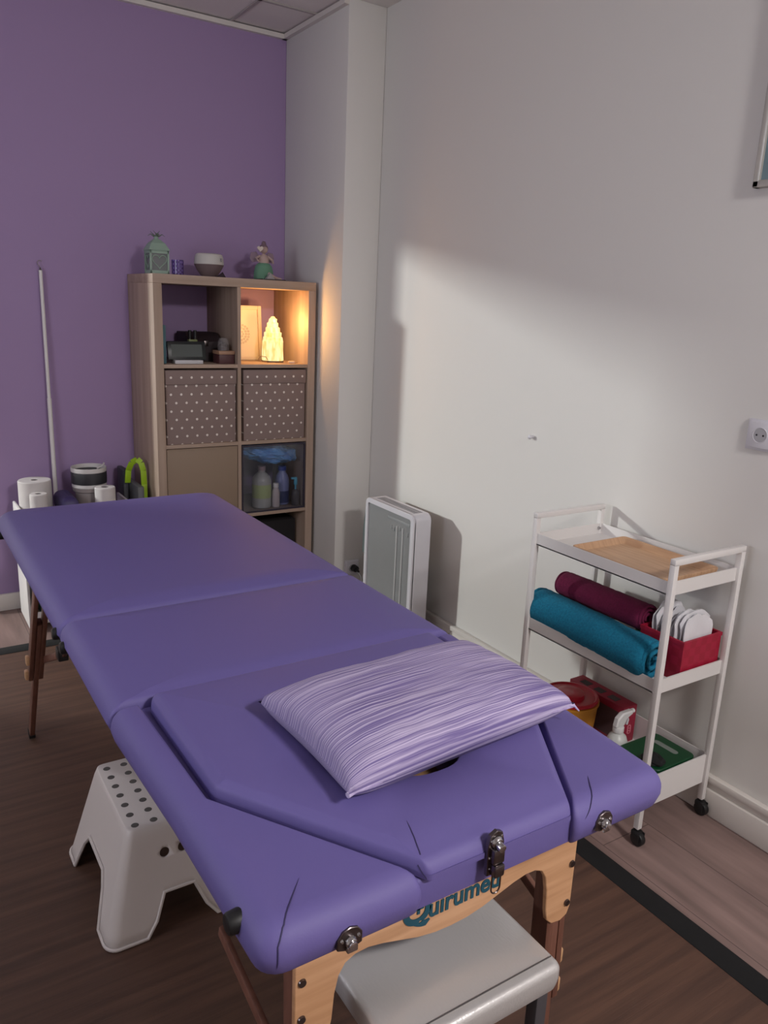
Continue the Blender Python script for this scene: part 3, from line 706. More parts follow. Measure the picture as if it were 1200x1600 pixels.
# --- upper right cell: selenite lamp and framed print
t = thing('selenite_lamp', 'glowing tower shaped selenite crystal lamp in the upper right cell', 'lamp', (.613, -.25, SH))
m_sel = mat('glowing_selenite', (150, 118, 74), .5, emit=(255, 186, 92), es=.72)
N = m_sel.node_tree.nodes; L = m_sel.node_tree.links
n = N.new('ShaderNodeTexNoise'); n.inputs['Scale'].default_value = 55; mp = N.new('ShaderNodeMapping'); mp.inputs['Scale'].default_value = (1.4, 1.4, .35)
L.new(N['Texture Coordinate'].outputs['Object'], mp.inputs[0]); L.new(mp.outputs[0], n.inputs[0])
r_ = N.new('ShaderNodeValToRGB'); r_.color_ramp.elements[0].position = .3; r_.color_ramp.elements[0].color = srgb(244, 190, 96); r_.color_ramp.elements[1].position = .6; r_.color_ramp.elements[1].color = srgb(255, 240, 178)
L.new(n.outputs[0], r_.inputs[0]); L.new(r_.outputs[0], N['Principled BSDF'].inputs['Emission Color'])
bm = bmesh.new(); prof = [(0, .008), (.050, .008), (.052, .012), (.051, .06), (.050, .1), (.049, .102), (.0455, .104), (.0455, .118), (.041, .120), (.041, .140), (.035, .143), (.034, .162), (.028, .166), (.026, .184), (.020, .188), (.018, .203), (.011, .208), (.008, .214), (0, .216)]
lathe(bm, prof, (.613, -.25, SH), 22)
for v in bm.verts:
    k = .10 if v.co.z > SH+.103 else .03
    r0 = 1+k*2.2*pnoise(Vector((v.co.x*70, v.co.y*70, v.co.z*35)))
    v.co.x = .613+(v.co.x-.613)*r0; v.co.y = -.25+(v.co.y+.25)*r0
obj('crystal', bm, m_sel, t, smooth=False)
obj('base', lathe(bmesh.new(), [(0, 0), (.052, 0), (.052, .008), (0, .008)], (.613, -.25, SH), 28), mat('dark_lamp_base', (50, 36, 30), .5), t)
m_cord = mat('clear_cord', (150, 120, 96), .4)
bm = bmesh.new(); sweep(bm, [(.565, -.29, SH+.004), (.53, -.31, SH+.006), (.505, -.325, SH+.020), (.515, -.335, SH+.034), (.545, -.325, SH+.03), (.57, -.29, SH+.012)][::-1], .0017, 8)
sweep(bm, [(.55, -.325, SH+.003), (.60, -.335, SH+.003), (.66, -.338, SH+.003), (.705, -.335, SH+.003)], .0017, 8)
cd = obj('cord', bm, m_cord, t); obj('switch', B(.655, .685, -.348, -.330, SH+.0005, SH+.012, .003), mat('cream_switch', (214, 190, 168), .5), cd)
for lx_, le in ((.635, 1.6), (.552, .8)):
    l = bpy.data.lights.new('lamp_glow', 'POINT'); l.energy = le; l.color = (1.0, .52, .17); l.shadow_soft_size = .02
    lo = bpy.data.objects.new('lamp_glow', l); COL.objects.link(lo); lo.location = (lx_, -.325, SH+.20); lo.parent = None
t = thing('framed_print', 'cream framed mandala print leaning behind the crystal lamp', 'picture frame', (.49, -.1, SH))
T = Matrix.Translation((.50, -.13, SH)) @ Matrix.Rotation(-.10, 4, 'X')
m_cream = mat('cream_frame', (214, 196, 174), .5)
bm = bmesh.new()
for a in ((-.11, -.092, 0, .26), (.092, .11, 0, .26)): box(bm, a[0], a[1], -.014, .004, a[2], a[3], .002, T=T)
for a in ((0, .018), (.242, .26)): box(bm, -.092, .092, -.014, .004, a[0], a[1], .002, T=T)
obj('frame', bm, m_cream, t)
obj('print', box(bmesh.new(), -.092, .092, -.004, .002, .018, .242, T=T), mat('ivory_paper', (226, 212, 190), .5), t)
bm = bmesh.new()
for ring, nn, rr in ((.014, 8, .003), (.030, 14, .004), (.044, 20, .004)):
    for k in range(nn):
        a = 2*PI*k/nn; c = T @ Vector((ring*math.cos(a), -.0045, .125+ring*math.sin(a)))
        sweep(bm, [c+Vector((rr*math.cos(b2), 0, rr*math.sin(b2))) for b2 in [2*PI*q/8 for q in range(8)]], .0008, 4, closed=True)
obj('motif', bm, mat('grey_mandala_ink', (150, 128, 104), .7), t)

# --- clear box with bottles (third row, right)
t = thing('clear_storage_box', 'smoky transparent storage box filled with bottles in the third row right cell', 'storage box', (.562, -.2, .446))
m_smoke = bpy.data.materials.new('smoky_acrylic'); m_smoke.use_nodes = True
N = m_smoke.node_tree.nodes; L = m_smoke.node_tree.links; N.remove(N['Principled BSDF'])
tr = N.new('ShaderNodeBsdfTransparent'); tr.inputs[0].default_value = (.92, .92, .94, 1); gl = N.new('ShaderNodeBsdfGlossy'); gl.inputs[1].default_value = .12; gl.inputs[0].default_value = (.8, .8, .85, 1)
mx = N.new('ShaderNodeMixShader'); mx.inputs[0].default_value = .06; L.new(tr.outputs[0], mx.inputs[1]); L.new(gl.outputs[0], mx.inputs[2]); L.new(mx.outputs[0], N['Material Output'].inputs[0])
bm = B(.398, .728, BD+.006, BD+.009, .4475, .775); box(bm, .398, .401, BD+.009, -.03, .4475, .775); box(bm, .725, .728, BD+.009, -.03, .4475, .775); box(bm, .398, .728, -.033, -.03, .4475, .775); box(bm, .398, .728, BD+.009, -.03, .4465, .4495)
obj('shell', bm, m_smoke, t, smooth=False)
bm = bmesh.new()
for a in ((.397, .729, .4465, .454), (.397, .729, .768, .777)): box(bm, a[0], a[1], BD+.004, BD+.011, a[2], a[3])
for a in ((.397, .404), (.722, .729)): box(bm, a[0], a[1], BD+.004, BD+.011, .454, .768)
obj('rim', bm, mat('dark_acrylic_edge', (44, 38, 52), .3), t, smooth=False)
m_clear = mat('cloudy_bottle_plastic', (150, 150, 146), .3); m_lime = mat('pale_green_label', (150, 162, 110), .5); m_bcap = mat('royal_blue_cap', (26, 50, 130), .4)
m_bblue = mat('bluish_bottle', (112, 118, 160), .35)
b = bottle('plastic_bottle', 'clear round bottle with pale green label inside the smoky box', 'bottle', (.535, -.30, .45), .047, .215, m_clear, mat('pink_grey_cap', (130, 108, 116), .5), .35)
obj('label_sticker', lathe(bmesh.new(), [(.0476, .05), (.0478, .052), (.0478, .115), (.0476, .117)], (.535, -.30, .45), 32, caps=False), m_lime, b, label='pale green label')
b = bottle('plastic_bottle', 'bluish bottle with royal blue cap inside the smoky box', 'bottle', (.655, -.28, .45), .035, .20, m_bblue, m_bcap, .5)
obj('label_sticker', lathe(bmesh.new(), [(.0356, .01), (.0358, .012), (.0358, .068), (.0356, .07)], (.655, -.28, .45), 32, caps=False), mat('navy_label', (30, 38, 88), .5), b, label='navy lower label')
bottle('plastic_bottle', 'small white bottle between the two big ones in the smoky box', 'bottle', (.600, -.325, .45), .020, .115, mat('off_white_bottle', (170, 158, 158), .5), mat('white_cap', (200, 196, 196), .5), .6)
t = thing('pump_bottle', 'dark bottle with turquoise pump head at right inside the smoky box', 'bottle', (.70, -.32, .45))
obj('body', lathe(bmesh.new(), [(0, 0), (.018, 0), (.019, .06), (.014, .075), (.007, .082), (0, .082)], (.703, -.335, .45), 20), mat('charcoal_bottle', (50, 48, 54), .4), t)
bm = bmesh.new(); cyl(bm, (.703, -.335, .53), (.703, -.335, .555), .0055, .004, 12); cyl(bm, (.703, -.335, .555), (.703, -.335, .585), .010, .009, 16, .002); box(bm, .678, .710, -.341, -.329, .583, .594, .003)
obj('pump', bm, mat('turquoise_pump', (70, 150, 176), .4), t)
bm = bmesh.new(); bmesh.ops.create_icosphere(bm, subdivisions=5, radius=1)
for v in bm.verts:
    p = v.co.copy(); v.co = Vector((.572+p.x*.158, -.25+p.y*.12, .720+p.z*.050-.020*p.x))
    v.co += p*.018*pnoise(p*3.1) + p*.010*abs(pnoise(p*7.3)); v.co.z -= .035*max(0, p.x)**2*(.5+pnoise(p*2))
    v.co.z = min(v.co.z, .766); v.co.y = max(v.co.y, -.372); v.co.x = max(.405, min(.72, v.co.x))
setp(obj('plastic_bag', bm, mat('translucent_blue_bag', (50, 108, 176), .3, rgb2=(80, 146, 200), nscale=18), loc=(.565, -.22, .65), angle=20), 'crumpled blue plastic bag on top of the bottles in the smoky box', 'bag')

# ================================================================== HEATER
t = thing('electric_heater', 'white framed panel heater with grey mesh front against the right wall', 'heater', (.84, -1.05, 0))
HX0, HX1, HY0, HY1, HZ0, HZ1 = .80, .885, -1.243, -.862, .06, .604
def rrect(u0, u1, v0, v1, r, n=6):
    out = []
    for cx, cy, a0 in ((u1-r, v1-r, 0), (u0+r, v1-r, .5*PI), (u0+r, v0+r, PI), (u1-r, v0+r, 1.5*PI)):
        for k in range(n+1):
            a = a0+k/n*PI/2; out.append((cx+r*math.cos(a), cy+r*math.sin(a)))
    return out
def ringprism(bm, out, inn, plane, a, b, bev=0):
    def P3(u, v, w): return {'xz': (u, w, v), 'xy': (u, v, w), 'yz': (w, u, v)}[plane]
    R = [[bm.verts.new(P3(u, v, w)) for u, v in pl] for pl, w in ((out, a), (out, b), (inn, b), (inn, a))]
    n = len(out)
    for i in range(4):
        A, C = R[i], R[(i+1) % 4]
        for k in range(n): bm.faces.new((A[k], A[(k+1) % n], C[(k+1) % n], C[k]))
    return bm
m_hwhite = mat('heater_white', (206, 204, 210), .4)
bm = ringprism(bmesh.new(), rrect(HY0, HY1, HZ0, HZ1, .03), rrect(HY0+.006, HY1-.006, HZ0+.006, HZ1-.006, .026), 'yz', HX0+.004, HX1)
obj('casing', bm, m_hwhite, t, angle=50)
bm = ringprism(bmesh.new(), rrect(HY0, HY1, HZ0, HZ1, .03), rrect(HY0+.022, HY1-.018, HZ0+.022, HZ1-.022, .010), 'yz', HX0-.004, HX0+.008)
obj('front_bezel', bm, m_hwhite, t, angle=50)
m_mesh = mat('grey_mesh', (130, 131, 132), .5, rgb2=(138, 139, 140), nscale=300, bump=.4, bscale=800)
obj('mesh_panel', prism(bmesh.new(), rrect(HY0+.02, HY1-.016, HZ0+.02, HZ1-.02, .01), 'yz', HX0+.003, HX0+.006), m_mesh, t, smooth=False)
m_rod = mat('pale_rod', (190, 192, 192), .35)
for yy in (-1.16, -1.115): obj('element_rod', cyl(bmesh.new(), (HX0+.0005, yy, .18), (HX0+.0005, yy, .53), .0035, seg=10), m_rod, t)
m_brk = mat('pale_bracket', (146, 148, 150), .4)
obj('bracket', B(HX0+.0005, HX0+.0035, -1.21, -1.04, .548, .558, .001), m_brk, t)
for k, yy in enumerate((-1.195, -1.16, -1.135, -1.09, -1.07)): obj('bracket', B(HX0+.0005, HX0+.0035, yy-.004, yy+.004, .50+.006*(k % 3), .518+.006*(k % 3), .001), m_brk, t)
bm = bmesh.new()
for k in range(26): box(bm, HX0+.022, HX1-.018, HY0+.040+k*.0115, HY0+.0445+k*.0115, HZ1-.004, HZ1+.0006)
obj('vent_slot', bm, mat('dark_vent', (70, 70, 74), .7), t, smooth=False)
obj('back_plate', prism(bmesh.new(), rrect(HY0+.01, HY1-.01, HZ0+.01, HZ1-.01, .022), 'yz', HX1-.006, HX1-.002), mat('heater_back_metal', (120, 120, 122), .6), t)
for yy in (HY0+.06, HY1-.06): obj('foot', B(HX0-.04, HX1+.04, yy-.014, yy+.014, .0, .07, .006), m_hwhite, t)
bm = bmesh.new(); prism(bm, [(HY1-.004, .595), (HY1+.012, .59), (HY1+.035, .46), (HY1+.038, .33), (HY1-.004, .32)], 'yz', HX0+.006, HX0+.05, .004)
obj('control_box', bm, mat('slate_green_plastic', (96, 108, 108), .5), t)
bm = bmesh.new(); sweep(bm, [(.90, -.62, .165), (.88, -.70, .16), (.86, -.78, .10), (.85, -.86, .12)], .004, 8)
cd = obj('power_cord', bm, mat('light_grey_cord', (170, 170, 172), .5), t)
bm = bmesh.new(); cyl(bm, (.893, -.608, .172), (.893, -.640, .172), .0185, .016, 18, .003); cyl(bm, (.893, -.64, .172), (.890, -.665, .168), .009, .006, 12); obj('plug', bm, m_black, cd)
def socket(name, label, T, w=.082, double=False):
    """T: plate in local XZ, facing -Y"""
    t = thing(name, label, 'wall socket', T.translation)
    bm = box(bmesh.new(), -w/2, w/2, -.006, 0, -w/2, w/2, .003, T=T); obj('back_plate', bm, m_hwhite, t)
    bm = box(bmesh.new(), -w/2+.007, w/2-.007, -.011, -.005, -w/2+.007, w/2-.007, .002, T=T); f = obj('face_plate', bm, m_hwhite, t)
    bm = bmesh.new(); c0 = T @ Vector((0, -.0125, 0)); c1 = T @ Vector((0, -.010, 0))
    sweep(bm, [T @ Vector((.0205*math.cos(2*PI*k/28), -.011, .0205*math.sin(2*PI*k/28))) for k in range(28)], .0014, 6, closed=True); obj('collar', bm, m_hwhite, f)
    bm = bmesh.new(); cyl(bm, T @ Vector((0, -.0105, 0)), T @ Vector((0, -.0113, 0)), .0195, seg=28); obj('well', bm, mat('socket_well', (168, 166, 170), .5), f)
    for dx in (-.0095, .0095): obj('pin_hole', cyl(bmesh.new(), T @ Vector((dx, -.0112, 0)), T @ Vector((dx, -.0119, 0)), .0027, seg=12), m_black, f)
    return t
socket('wall_socket', 'white wall socket low on the pillar beside the heater', Matrix.Translation((.885, -.601, .172)))
socket('wall_socket', 'white wall socket at shoulder height on the right wall above the trolley', Matrix.Translation((XW-.001, -2.583, 1.143)) @ Matrix.Rotation(-PI/2, 4, 'Z'), .084)
bm = bmesh.new(); cyl(bm, (XW, -1.71, 1.0), (XW-.012, -1.71, 1.0), .006, .005, 14, .001); bmesh.ops.create_uvsphere(bm, u_segments=14, v_segments=10, radius=.008, matrix=Matrix.Translation((XW-.016, -1.71, 1.0)))
setp(obj('peg', bm, m_hwhite, loc=(XW, -1.71, 1.0)), 'tiny white peg fixed to the bare right wall', 'wall peg')
# framed picture
t = thing('wall_picture', 'picture with pale frame and teal grey image at upper right edge', 'picture', (XW, -2.78, 1.776))
m_pf = mat('pale_silver_frame', (178, 174, 168), .35, .2)
y0, y1, z0, z1 = -3.10, -2.455, 1.772, 2.35
bm = B(XW-.022, XW, y0, y1, z0, z0+.018, .003); box(bm, XW-.022, XW, y0, y1, z1-.018, z1, .003); box(bm, XW-.022, XW, y0, y0+.018, z0, z1, .003); box(bm, XW-.022, XW, y1-.018, y1, z0, z1, .003)
obj('frame', bm, m_pf, t); obj('image', B(XW-.014, XW-.004, y0+.015, y1-.015, z0+.015, z1-.015), mat('teal_grey_print', (96, 118, 126), .4, rgb2=(120, 140, 146), nscale=5), t)

# ================================================================== TROLLEY
QX0, QX1, QY0, QY1 = .655, .938, -2.600, -2.096
t = thing('utility_trolley', 'white metal three tier trolley on black casters beside the right wall', 'trolley', ((QX0+QX1)/2, (QY0+QY1)/2, 0))
P_ = .017
for y in (QY0, QY1):
    for x in (QX0, QX1):
        s = 1 if y == QY1 else -1
        obj('post', B(x-P_/2, x+P_/2, y-P_/2, y+P_/2, .052, .830, .0015), m_whitemetal, t)
        c = bmesh.new(); cyl(c, (x, y, .035), (x, y, .056), .006, seg=10); box(c, x-.013, x+.013, y-.012, y+.012, .030, .046, .004)
        for k in (-1, 1): box(c, x+k*.012-.002, x+k*.012+.002, y-.018, y+.008, .014, .042, .002)
        cc = obj('caster', c, m_black, t)
        w = bmesh.new(); cyl(w, (x-.009, y-.006, .0215), (x+.009, y-.006, .0215), .0208, seg=28, r=.003); obj('wheel', w, m_black, cc)
    obj('handle', B(QX0-P_/2, QX1+P_/2, y-P_/2, y+P_/2, .826, .843, .0015), m_whitemetal, t)
def tier(z0, z1, name='tray'):
    x0, x1, y0, y1 = QX0-.002, QX1+.002, QY0+.004, QY1-.004; e = .0025; zf = z0+.004
    bm = B(x0, x1, y0, y1, z0, zf); box(bm, x0, x0+e, y0, y1, z0, z1, .0006); box(bm, x1-e, x1, y0, y1, z0, z1, .0006)
    box(bm, x0+.010, x1-.010, y0-.004, y0-.0015, z0, z1, .0006); box(bm, x0, x1, y0-.001, y0+.0015, z0, z1); box(bm, x0+.010, x1-.010, y1+.0015, y1+.004, z0, z1, .0006); box(bm, x0, x1, y1-.0015, y1+.001, z0, z1)
    return obj(name, bm, m_whitemetal, t, smooth=False)
t1 = tier(.742, .779); tier(.462, .502); tier(.108, .200, 'basket')
bm = bmesh.new(); cyl(bm, (QX1-.012, QY1-.006, .765), (QX1-.012, QY1-.013, .765), .005, .004, 12); obj('bolt', bm, m_chrome, t1)
# bamboo tray
t = thing('wooden_tray', 'shallow rectangular bamboo serving tray on the top tier of the trolley', 'tray', (.79, -2.39, .746))
m_bam = mat('bamboo', (178, 140, 108), .45, rgb2=(196, 158, 124), nscale=3, stretch=(30, 2, 2))
x0, x1, y0, y1 = .678, .912, -2.562, -2.222; zt = .7465
pr = rounded(rect(x0, x1, y0, y1), .014); bm = bmesh.new(); rr = []
for ins, z in ((.010, zt), (.004, zt+.004), (0, zt+.022), (.001, zt+.025), (.004, zt+.025), (.016, zt+.008), (.020, zt+.007)):
    rr.append([bm.verts.new((p.x, p.y, z)) for p in rounded(rect(x0, x1, y0, y1), .016, ins)])
for A, C in zip(rr, rr[1:]):
    for k in range(len(A)): bm.faces.new((A[k], A[(k+1) % len(A)], C[(k+1) % len(A)], C[k]))
bm.faces.new(rr[0][::-1]); bm.faces.new(rr[-1]); obj('tray_board', bm, m_bam, t, angle=40)
# towels
def towel(name, label, c0, c1, r, m, sq=1.0, turns=2.6, lip=0):
    t = thing(name, label, 'towel', ((c0[0]+c1[0])/2, (c0[1]+c1[1])/2, c0[2]-r*sq))
    bm = bmesh.new(); c0, c1 = Vector(c0), Vector(c1); n = 46; ns = 34; rows = []
    for j in range(n+1):
        s = j/n; c = c0.lerp(c1, s); e = min(s, 1-s)*n
        rk = r*(1-.16*max(0, 1-e/2.0)**2); row = []
        for k in range(ns):
            a = 2*PI*k/ns; d = Vector((math.cos(a), 0, math.sin(a)*sq))
            q = c+d*rk; q += d*(.0035*pnoise(Vector((q.x*9, q.y*9, q.z*14)))+.0014*pnoise(q*60)); row.append(bm.verts.new(q))
        rows.append(row)
    for A, C in zip(rows, rows[1:]):
        for k in range(ns): bm.faces.new((A[k], A[(k+1) % ns], C[(k+1) % ns], C[k]))
    for R_, sg in ((rows[0], 1), (rows[-1], -1)):
        cc = sum((v.co for v in R_), Vector())/ns
        inner = [bm.verts.new(cc+(v.co-cc)*.84-Vector((0, sg*.016, 0))) for v in R_]
        for k in range(ns): bm.faces.new((R_[k], R_[(k+1) % ns], inner[(k+1) % ns], inner[k]))
        bm.faces.new(inner)
    body = obj('roll', bm, m, t, angle=80)
    # spiral layers showing at both ends
    for ce, sg in ((c0, 1), (c1, -1)):
        bm = bmesh.new(); pts = []
        for k in range(90):
            s = k/89; a = s*turns*2*PI+.6; rad = r*(.90-.74*s)
            pts.append(ce+Vector((rad*math.cos(a), -sg*(-.001)+(-.004*sg if sg < 0 else .0), rad*math.sin(a)*sq))+Vector((0, (.003 if sg > 0 else -.001), 0)))
        sweep(bm, pts, lambda s: r*.125*(1-.15*s), 8)
        for v in bm.verts: v.co += Vector((1, 1, 1))*.0018*pnoise(v.co*90)
        obj('spiral_end', bm, m, body, angle=80)
    return t
m_teal = mat('teal_terry', (0, 100, 132), .95, rgb2=(6, 118, 150), nscale=160, bump=1.0, bscale=420)
m_mag = mat('magenta_terry', (98, 10, 54), .95, rgb2=(110, 16, 62), nscale=160, bump=.9, bscale=420)
towel('rolled_towel', 'teal rolled bath towel lying along the middle tier of the trolley', (.711, -2.082, .526), (.696, -2.548, .527), .059, m_teal, 1.0, 2.1)
towel('rolled_towel', 'dark magenta rolled towel resting behind the teal towel roll', (.798, -2.10, .590), (.795, -2.436, .595), .042, m_mag)
# red woven basket with folded white napkins
t = thing('woven_basket', 'crimson woven rectangular basket at near end of the middle tier', 'basket', (.84, -2.48, .466))
m_red = weave('crimson_woven_strap', (150, 12, 44), (160, 18, 52), 42)
x0, x1, y0, y1, z0, z1 = .762, .928, -2.587, -2.442, .4665, .583
bm = ringprism(bmesh.new(), rect(x0, x1, y0, y1), rect(x0+.004, x1-.004, y0+.004, y1-.004), 'xy', z0, z1); box(bm, x0+.002, x1-.002, y0+.002, y1-.002, z0, z0+.004); obj('basket_wall', bm, m_red, t, smooth=False)
bm = ringprism(bmesh.new(), rect(x0-.002, x1+.002, y0-.002, y1+.002), rect(x0+.005, x1-.005, y0+.005, y1-.005), 'xy', z1-.008, z1+.002); obj('rim', bm, m_red, t, smooth=False)
m_nap = mat('white_tissue', (214, 212, 216), .7, bump=.5, bscale=40)
for k in range(9):
    bm = bmesh.new(); yk = -2.574+k*.0118; lean = .004*k; n = 12; ww = .132-.003*abs(k-3); hh = .060+.014*math.sin(k*.9+.5)
    rows = []
    for side in (0, 1):
        g = []
        for i in range(n+1):
            u = i/n*2-1; col = []
            for j in range(7):
                v = j/6; z = .530+(.050+hh)*v*(1-.24*abs(u)**2.6)
                y = yk+(.0 if side == 0 else .0075)*(1-.6*abs(u)**3)*(1-.55*v**3)+lean*.3+.0075*v*pnoise(Vector((u*2.2+k*7, v*2.2, 0)))+.006*v*v
                col.append(bm.verts.new((.842+u*ww/2+.005*math.sin(k*2.3), y, z+.014*v*pnoise(Vector((u*2.1, k*3.1, v))))))
            g.append(col)
        rows.append(g)
    for g in rows:
        for i in range(n):
            for j in range(6): bm.faces.new((g[i][j], g[i+1][j], g[i+1][j+1], g[i][j+1]))
    A, C = rows
    for i in range(n):
        bm.faces.new((A[i][6], A[i+1][6], C[i+1][6], C[i][6])); bm.faces.new((A[i][0], A[i+1][0], C[i+1][0], C[i][0]))
    for j in range(6):
        bm.faces.new((A[0][j], A[0][j+1], C[0][j+1], C[0][j])); bm.faces.new((A[n][j], A[n][j+1], C[n][j+1], C[n][j]))
    lab = ['folded white tissue at the very front of the row in the crimson basket', 'second folded white tissue from the front in the crimson basket', 'third folded white tissue from the front in the crimson basket', 'fourth folded white tissue from the front in the crimson basket', 'folded white tissue in the very middle of the row in the crimson basket', 'fourth folded white tissue from the back in the crimson basket', 'third folded white tissue from the back in the crimson basket', 'second folded white tissue from the back in the crimson basket', 'folded white tissue at the very back of the row in the crimson basket'][k]
    setp(obj('folded_tissue', bm, m_nap, loc=(.842, yk, .53), angle=60), lab, 'tissue', 'folded white tissues in the crimson basket')
bm = bmesh.new(); bmesh.ops.create_icosphere(bm, subdivisions=4, radius=1)
for v in bm.verts: p = v.co.copy(); v.co = Vector((.875+p.x*.038, -2.385+p.y*.038, .507+p.z*.036))+p*.010*pnoise(p*2.7)
setp(obj('crumpled_packet', bm, mat('leaf_green_film', (70, 120, 62), .4), loc=(.875, -2.385, .467)), 'small leaf green packet behind the magenta towel', 'packet')
# lower basket
c = (.752, -2.218, .1125)
t = thing('sharps_bin', 'round yellow bin with translucent red lid in the bottom basket', 'bin', c)
m_yel = mat('amber_plastic', (190, 128, 40), .45)
obj('bin_body', lathe(bmesh.new(), [(0, 0), (.074, 0), (.078, .004), (.088, .13), (.092, .132), (.092, .140), (.086, .140), (0, .140)], c, 40), m_yel, t)
m_rl = mat('red_lid_plastic', (176, 20, 44), .3, coat=.3)
obj('lid', lathe(bmesh.new(), [(0, .1405), (.086, .1405), (.0885, .143), (.088, .150), (.082, .152), (.078, .147), (.045, .1465), (.043, .158), (.038, .160), (0, .160)], c, 40), m_rl, t)
t = thing('glove_box', 'crimson cardboard glove box behind the round bin in the bottom basket', 'box', (.905, -2.21, .1125))
m_gb = mat('crimson_card', (150, 30, 56), .5); gx0, gx1, gy0, gy1, gz0, gz1 = .868, .930, -2.340, -2.106, .1125, .240
bx = obj('carton', B(gx0, gx1, gy0, gy1, gz0, gz1, .0015), m_gb, t)
obj('grey_panel', B(gx0-.0008, gx0, gy0+.004, gy0+.13, gz0+.01, gz1-.022), mat('grey_print', (86, 62, 66), .5), bx)
m_win = mat('dark_window_print', (54, 50, 52), .4)
for yy in (-2.155, -2.215, -2.275): obj('top_window', B(gx0+.012, gx0+.040, yy-.018, yy+.018, gz1, gz1+.0008), m_win, bx, smooth=False)
bm = bmesh.new(); prism(bm, rrect(gx0+.026, gx0+.044, gz0+.030, gz0+.062, .008), 'xz', gy0-.0008, gy0); pb = obj('badge', bm, mat('pink_badge', (206, 120, 134), .5), bx, smooth=False)
for k in range(3): obj('badge_mark', cyl(bmesh.new(), (gx0+.035, gy0-.001, gz0+.037+k*.009), (gx0+.035, gy0-.0018, gz0+.037+k*.009), .0032, seg=10), m_gb, pb)
t = thing('spray_bottle', 'white trigger spray bottle in the bottom basket beside the green lidded box', 'spray bottle', (.77, -2.425, .1125))
c = (.785, -2.392, .1125)
obj('body', lathe(bmesh.new(), [(0, 0), (.030, 0), (.033, .004), (.033, .065), (.026, .085), (.014, .095), (.014, .103), (0, .103)], c, 26), mat('milky_plastic', (196, 198, 194), .35), t)
bm = bmesh.new(); cyl(bm, (c[0], c[1], c[2]+.098), (c[0], c[1], c[2]+.116), .017, seg=20, r=.001)
prism(bm, [(c[0]-.020, c[2]+.116), (c[0]+.016, c[2]+.116), (c[0]+.026, c[2]+.138), (c[0]+.050, c[2]+.148), (c[0]+.050, c[2]+.160), (c[0]+.006, c[2]+.160), (c[0]-.014, c[2]+.145)], 'xz', c[1]-.010, c[1]+.010, .004)
cyl(bm, (c[0]+.050, c[1], c[2]+.154), (c[0]+.060, c[1], c[2]+.154), .007, seg=14)
h = obj('spray_head', bm, mat('white_trigger', (214, 212, 212), .4), t)
bm = bmesh.new(); sweep(bm, [(c[0]+.032, c[1], c[2]+.144), (c[0]+.040, c[1], c[2]+.128), (c[0]+.036, c[1], c[2]+.112)], .0035, 8); obj('trigger', bm, m_hwhite, h)
t = thing('lidded_box', 'white plastic box with dark green handled lid in the bottom basket', 'box', (.84, -2.505, .1125))
obj('tub', pad(rect(.742, .908, -2.577, -2.435), .1125, .182, .02, .004, 0, (.01,), .008), mat('milky_white_tub', (190, 192, 188), .4), t)
lid = obj('lid', pad(rect(.738, .912, -2.581, -2.431), .183, .194, .022, .004, 0, (.01,), .001), mat('dark_green_lid', (14, 66, 38), .4), t, label='dark green lid with oblong handle slot')
obj('handle_slot', prism(bmesh.new(), rrect(.856, .876, -2.548, -2.465, .0095), 'xy', .1942, .1950), mat('grey_slot', (120, 128, 122), .5), lid, smooth=False)
bm = bmesh.new(); bmesh.ops.create_icosphere(bm, subdivisions=4, radius=1)
for v in bm.verts: p = v.co.copy(); v.co = Vector((.766+p.x*.030, -2.540+p.y*.034, .2025+max(p.z, -.55)*.012))+p*.008*pnoise(p*2.3)
for v in bm.verts: v.co.z = max(v.co.z, .1953)
setp(obj('black_cloth', bm, mat('black_fabric', (16, 16, 18), .9), loc=(.766, -2.54, .195)), 'small crumpled black cloth lying on the dark green lid', 'cloth')

# ================================================================== BACK LEFT CORNER: white cart and its load
t = thing('storage_cart', 'white storage cart with paper rolls against the purple wall at left', 'cart', (-.34, -.21, 0))
CX0, CX1, CY0, CY1, CT = -.562, -.10, -.320, -.085, .535
for x in (CX0, CX1-.012): obj('side_panel', B(x, x+.012, CY0, CY1, .012, CT, .004), m_whitemetal, t)
obj('back_panel', B(CX0+.012, CX1-.012, CY1-.008, CY1, .02, CT-.06, .001), m_whitemetal, t)
for z in (.03, .26, .47): obj('shelf', B(CX0+.012, CX1-.012, CY0+.006, CY1-.008, z, z+.012, .001), m_whitemetal, t)
for z in (.03, .26, .47): obj('shelf_lip', B(CX0+.012, CX1-.012, CY0, CY0+.006, z, z+.055, .001), m_whitemetal, t)
for x in (CX0+.03, CX1-.03):
    for y in (CY0+.03, CY1-.03): obj('foot', cyl(bmesh.new(), (x, y, 0), (x, y, .03), .010, seg=12), m_whitemetal, t)
setp(obj('green_container', B(-.505, -.40, -.28, -.16, .0425, .14, .01), mat('dark_green_plastic', (60, 98, 74), .5), loc=(-.45, -.22, .0425)), 'dark green container on bottom shelf of the white cart', 'container')
m_paper = mat('white_paper', (196, 190, 188), .9, bump=.4, bscale=30, bstretch=(1, 1, 12))
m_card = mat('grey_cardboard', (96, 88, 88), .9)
def paper_roll(c, r, h, ri, label, name='paper_roll'):
    t = thing(name, label, 'paper roll', c, 'paper rolls on the white cart')
    obj('paper', lathe(bmesh.new(), [(ri, 0), (r, 0), (r, .004), (r, h-.004), (r-.003, h), (ri, h), (ri, 0)], c, 36, caps=False), m_paper, t)
    obj('core', lathe(bmesh.new(), [(ri-.0015, .001), (ri, .001), (ri, h-.002), (ri-.0015, h-.002), (ri-.0015, .001)], c, 24, caps=False), m_card, t)
    obj('core_shadow_disc', lathe(bmesh.new(), [(0, h*.5), (ri-.002, h*.5), (ri-.002, h*.5+.001), (0, h*.5+.001)], c, 20), m_card, t)
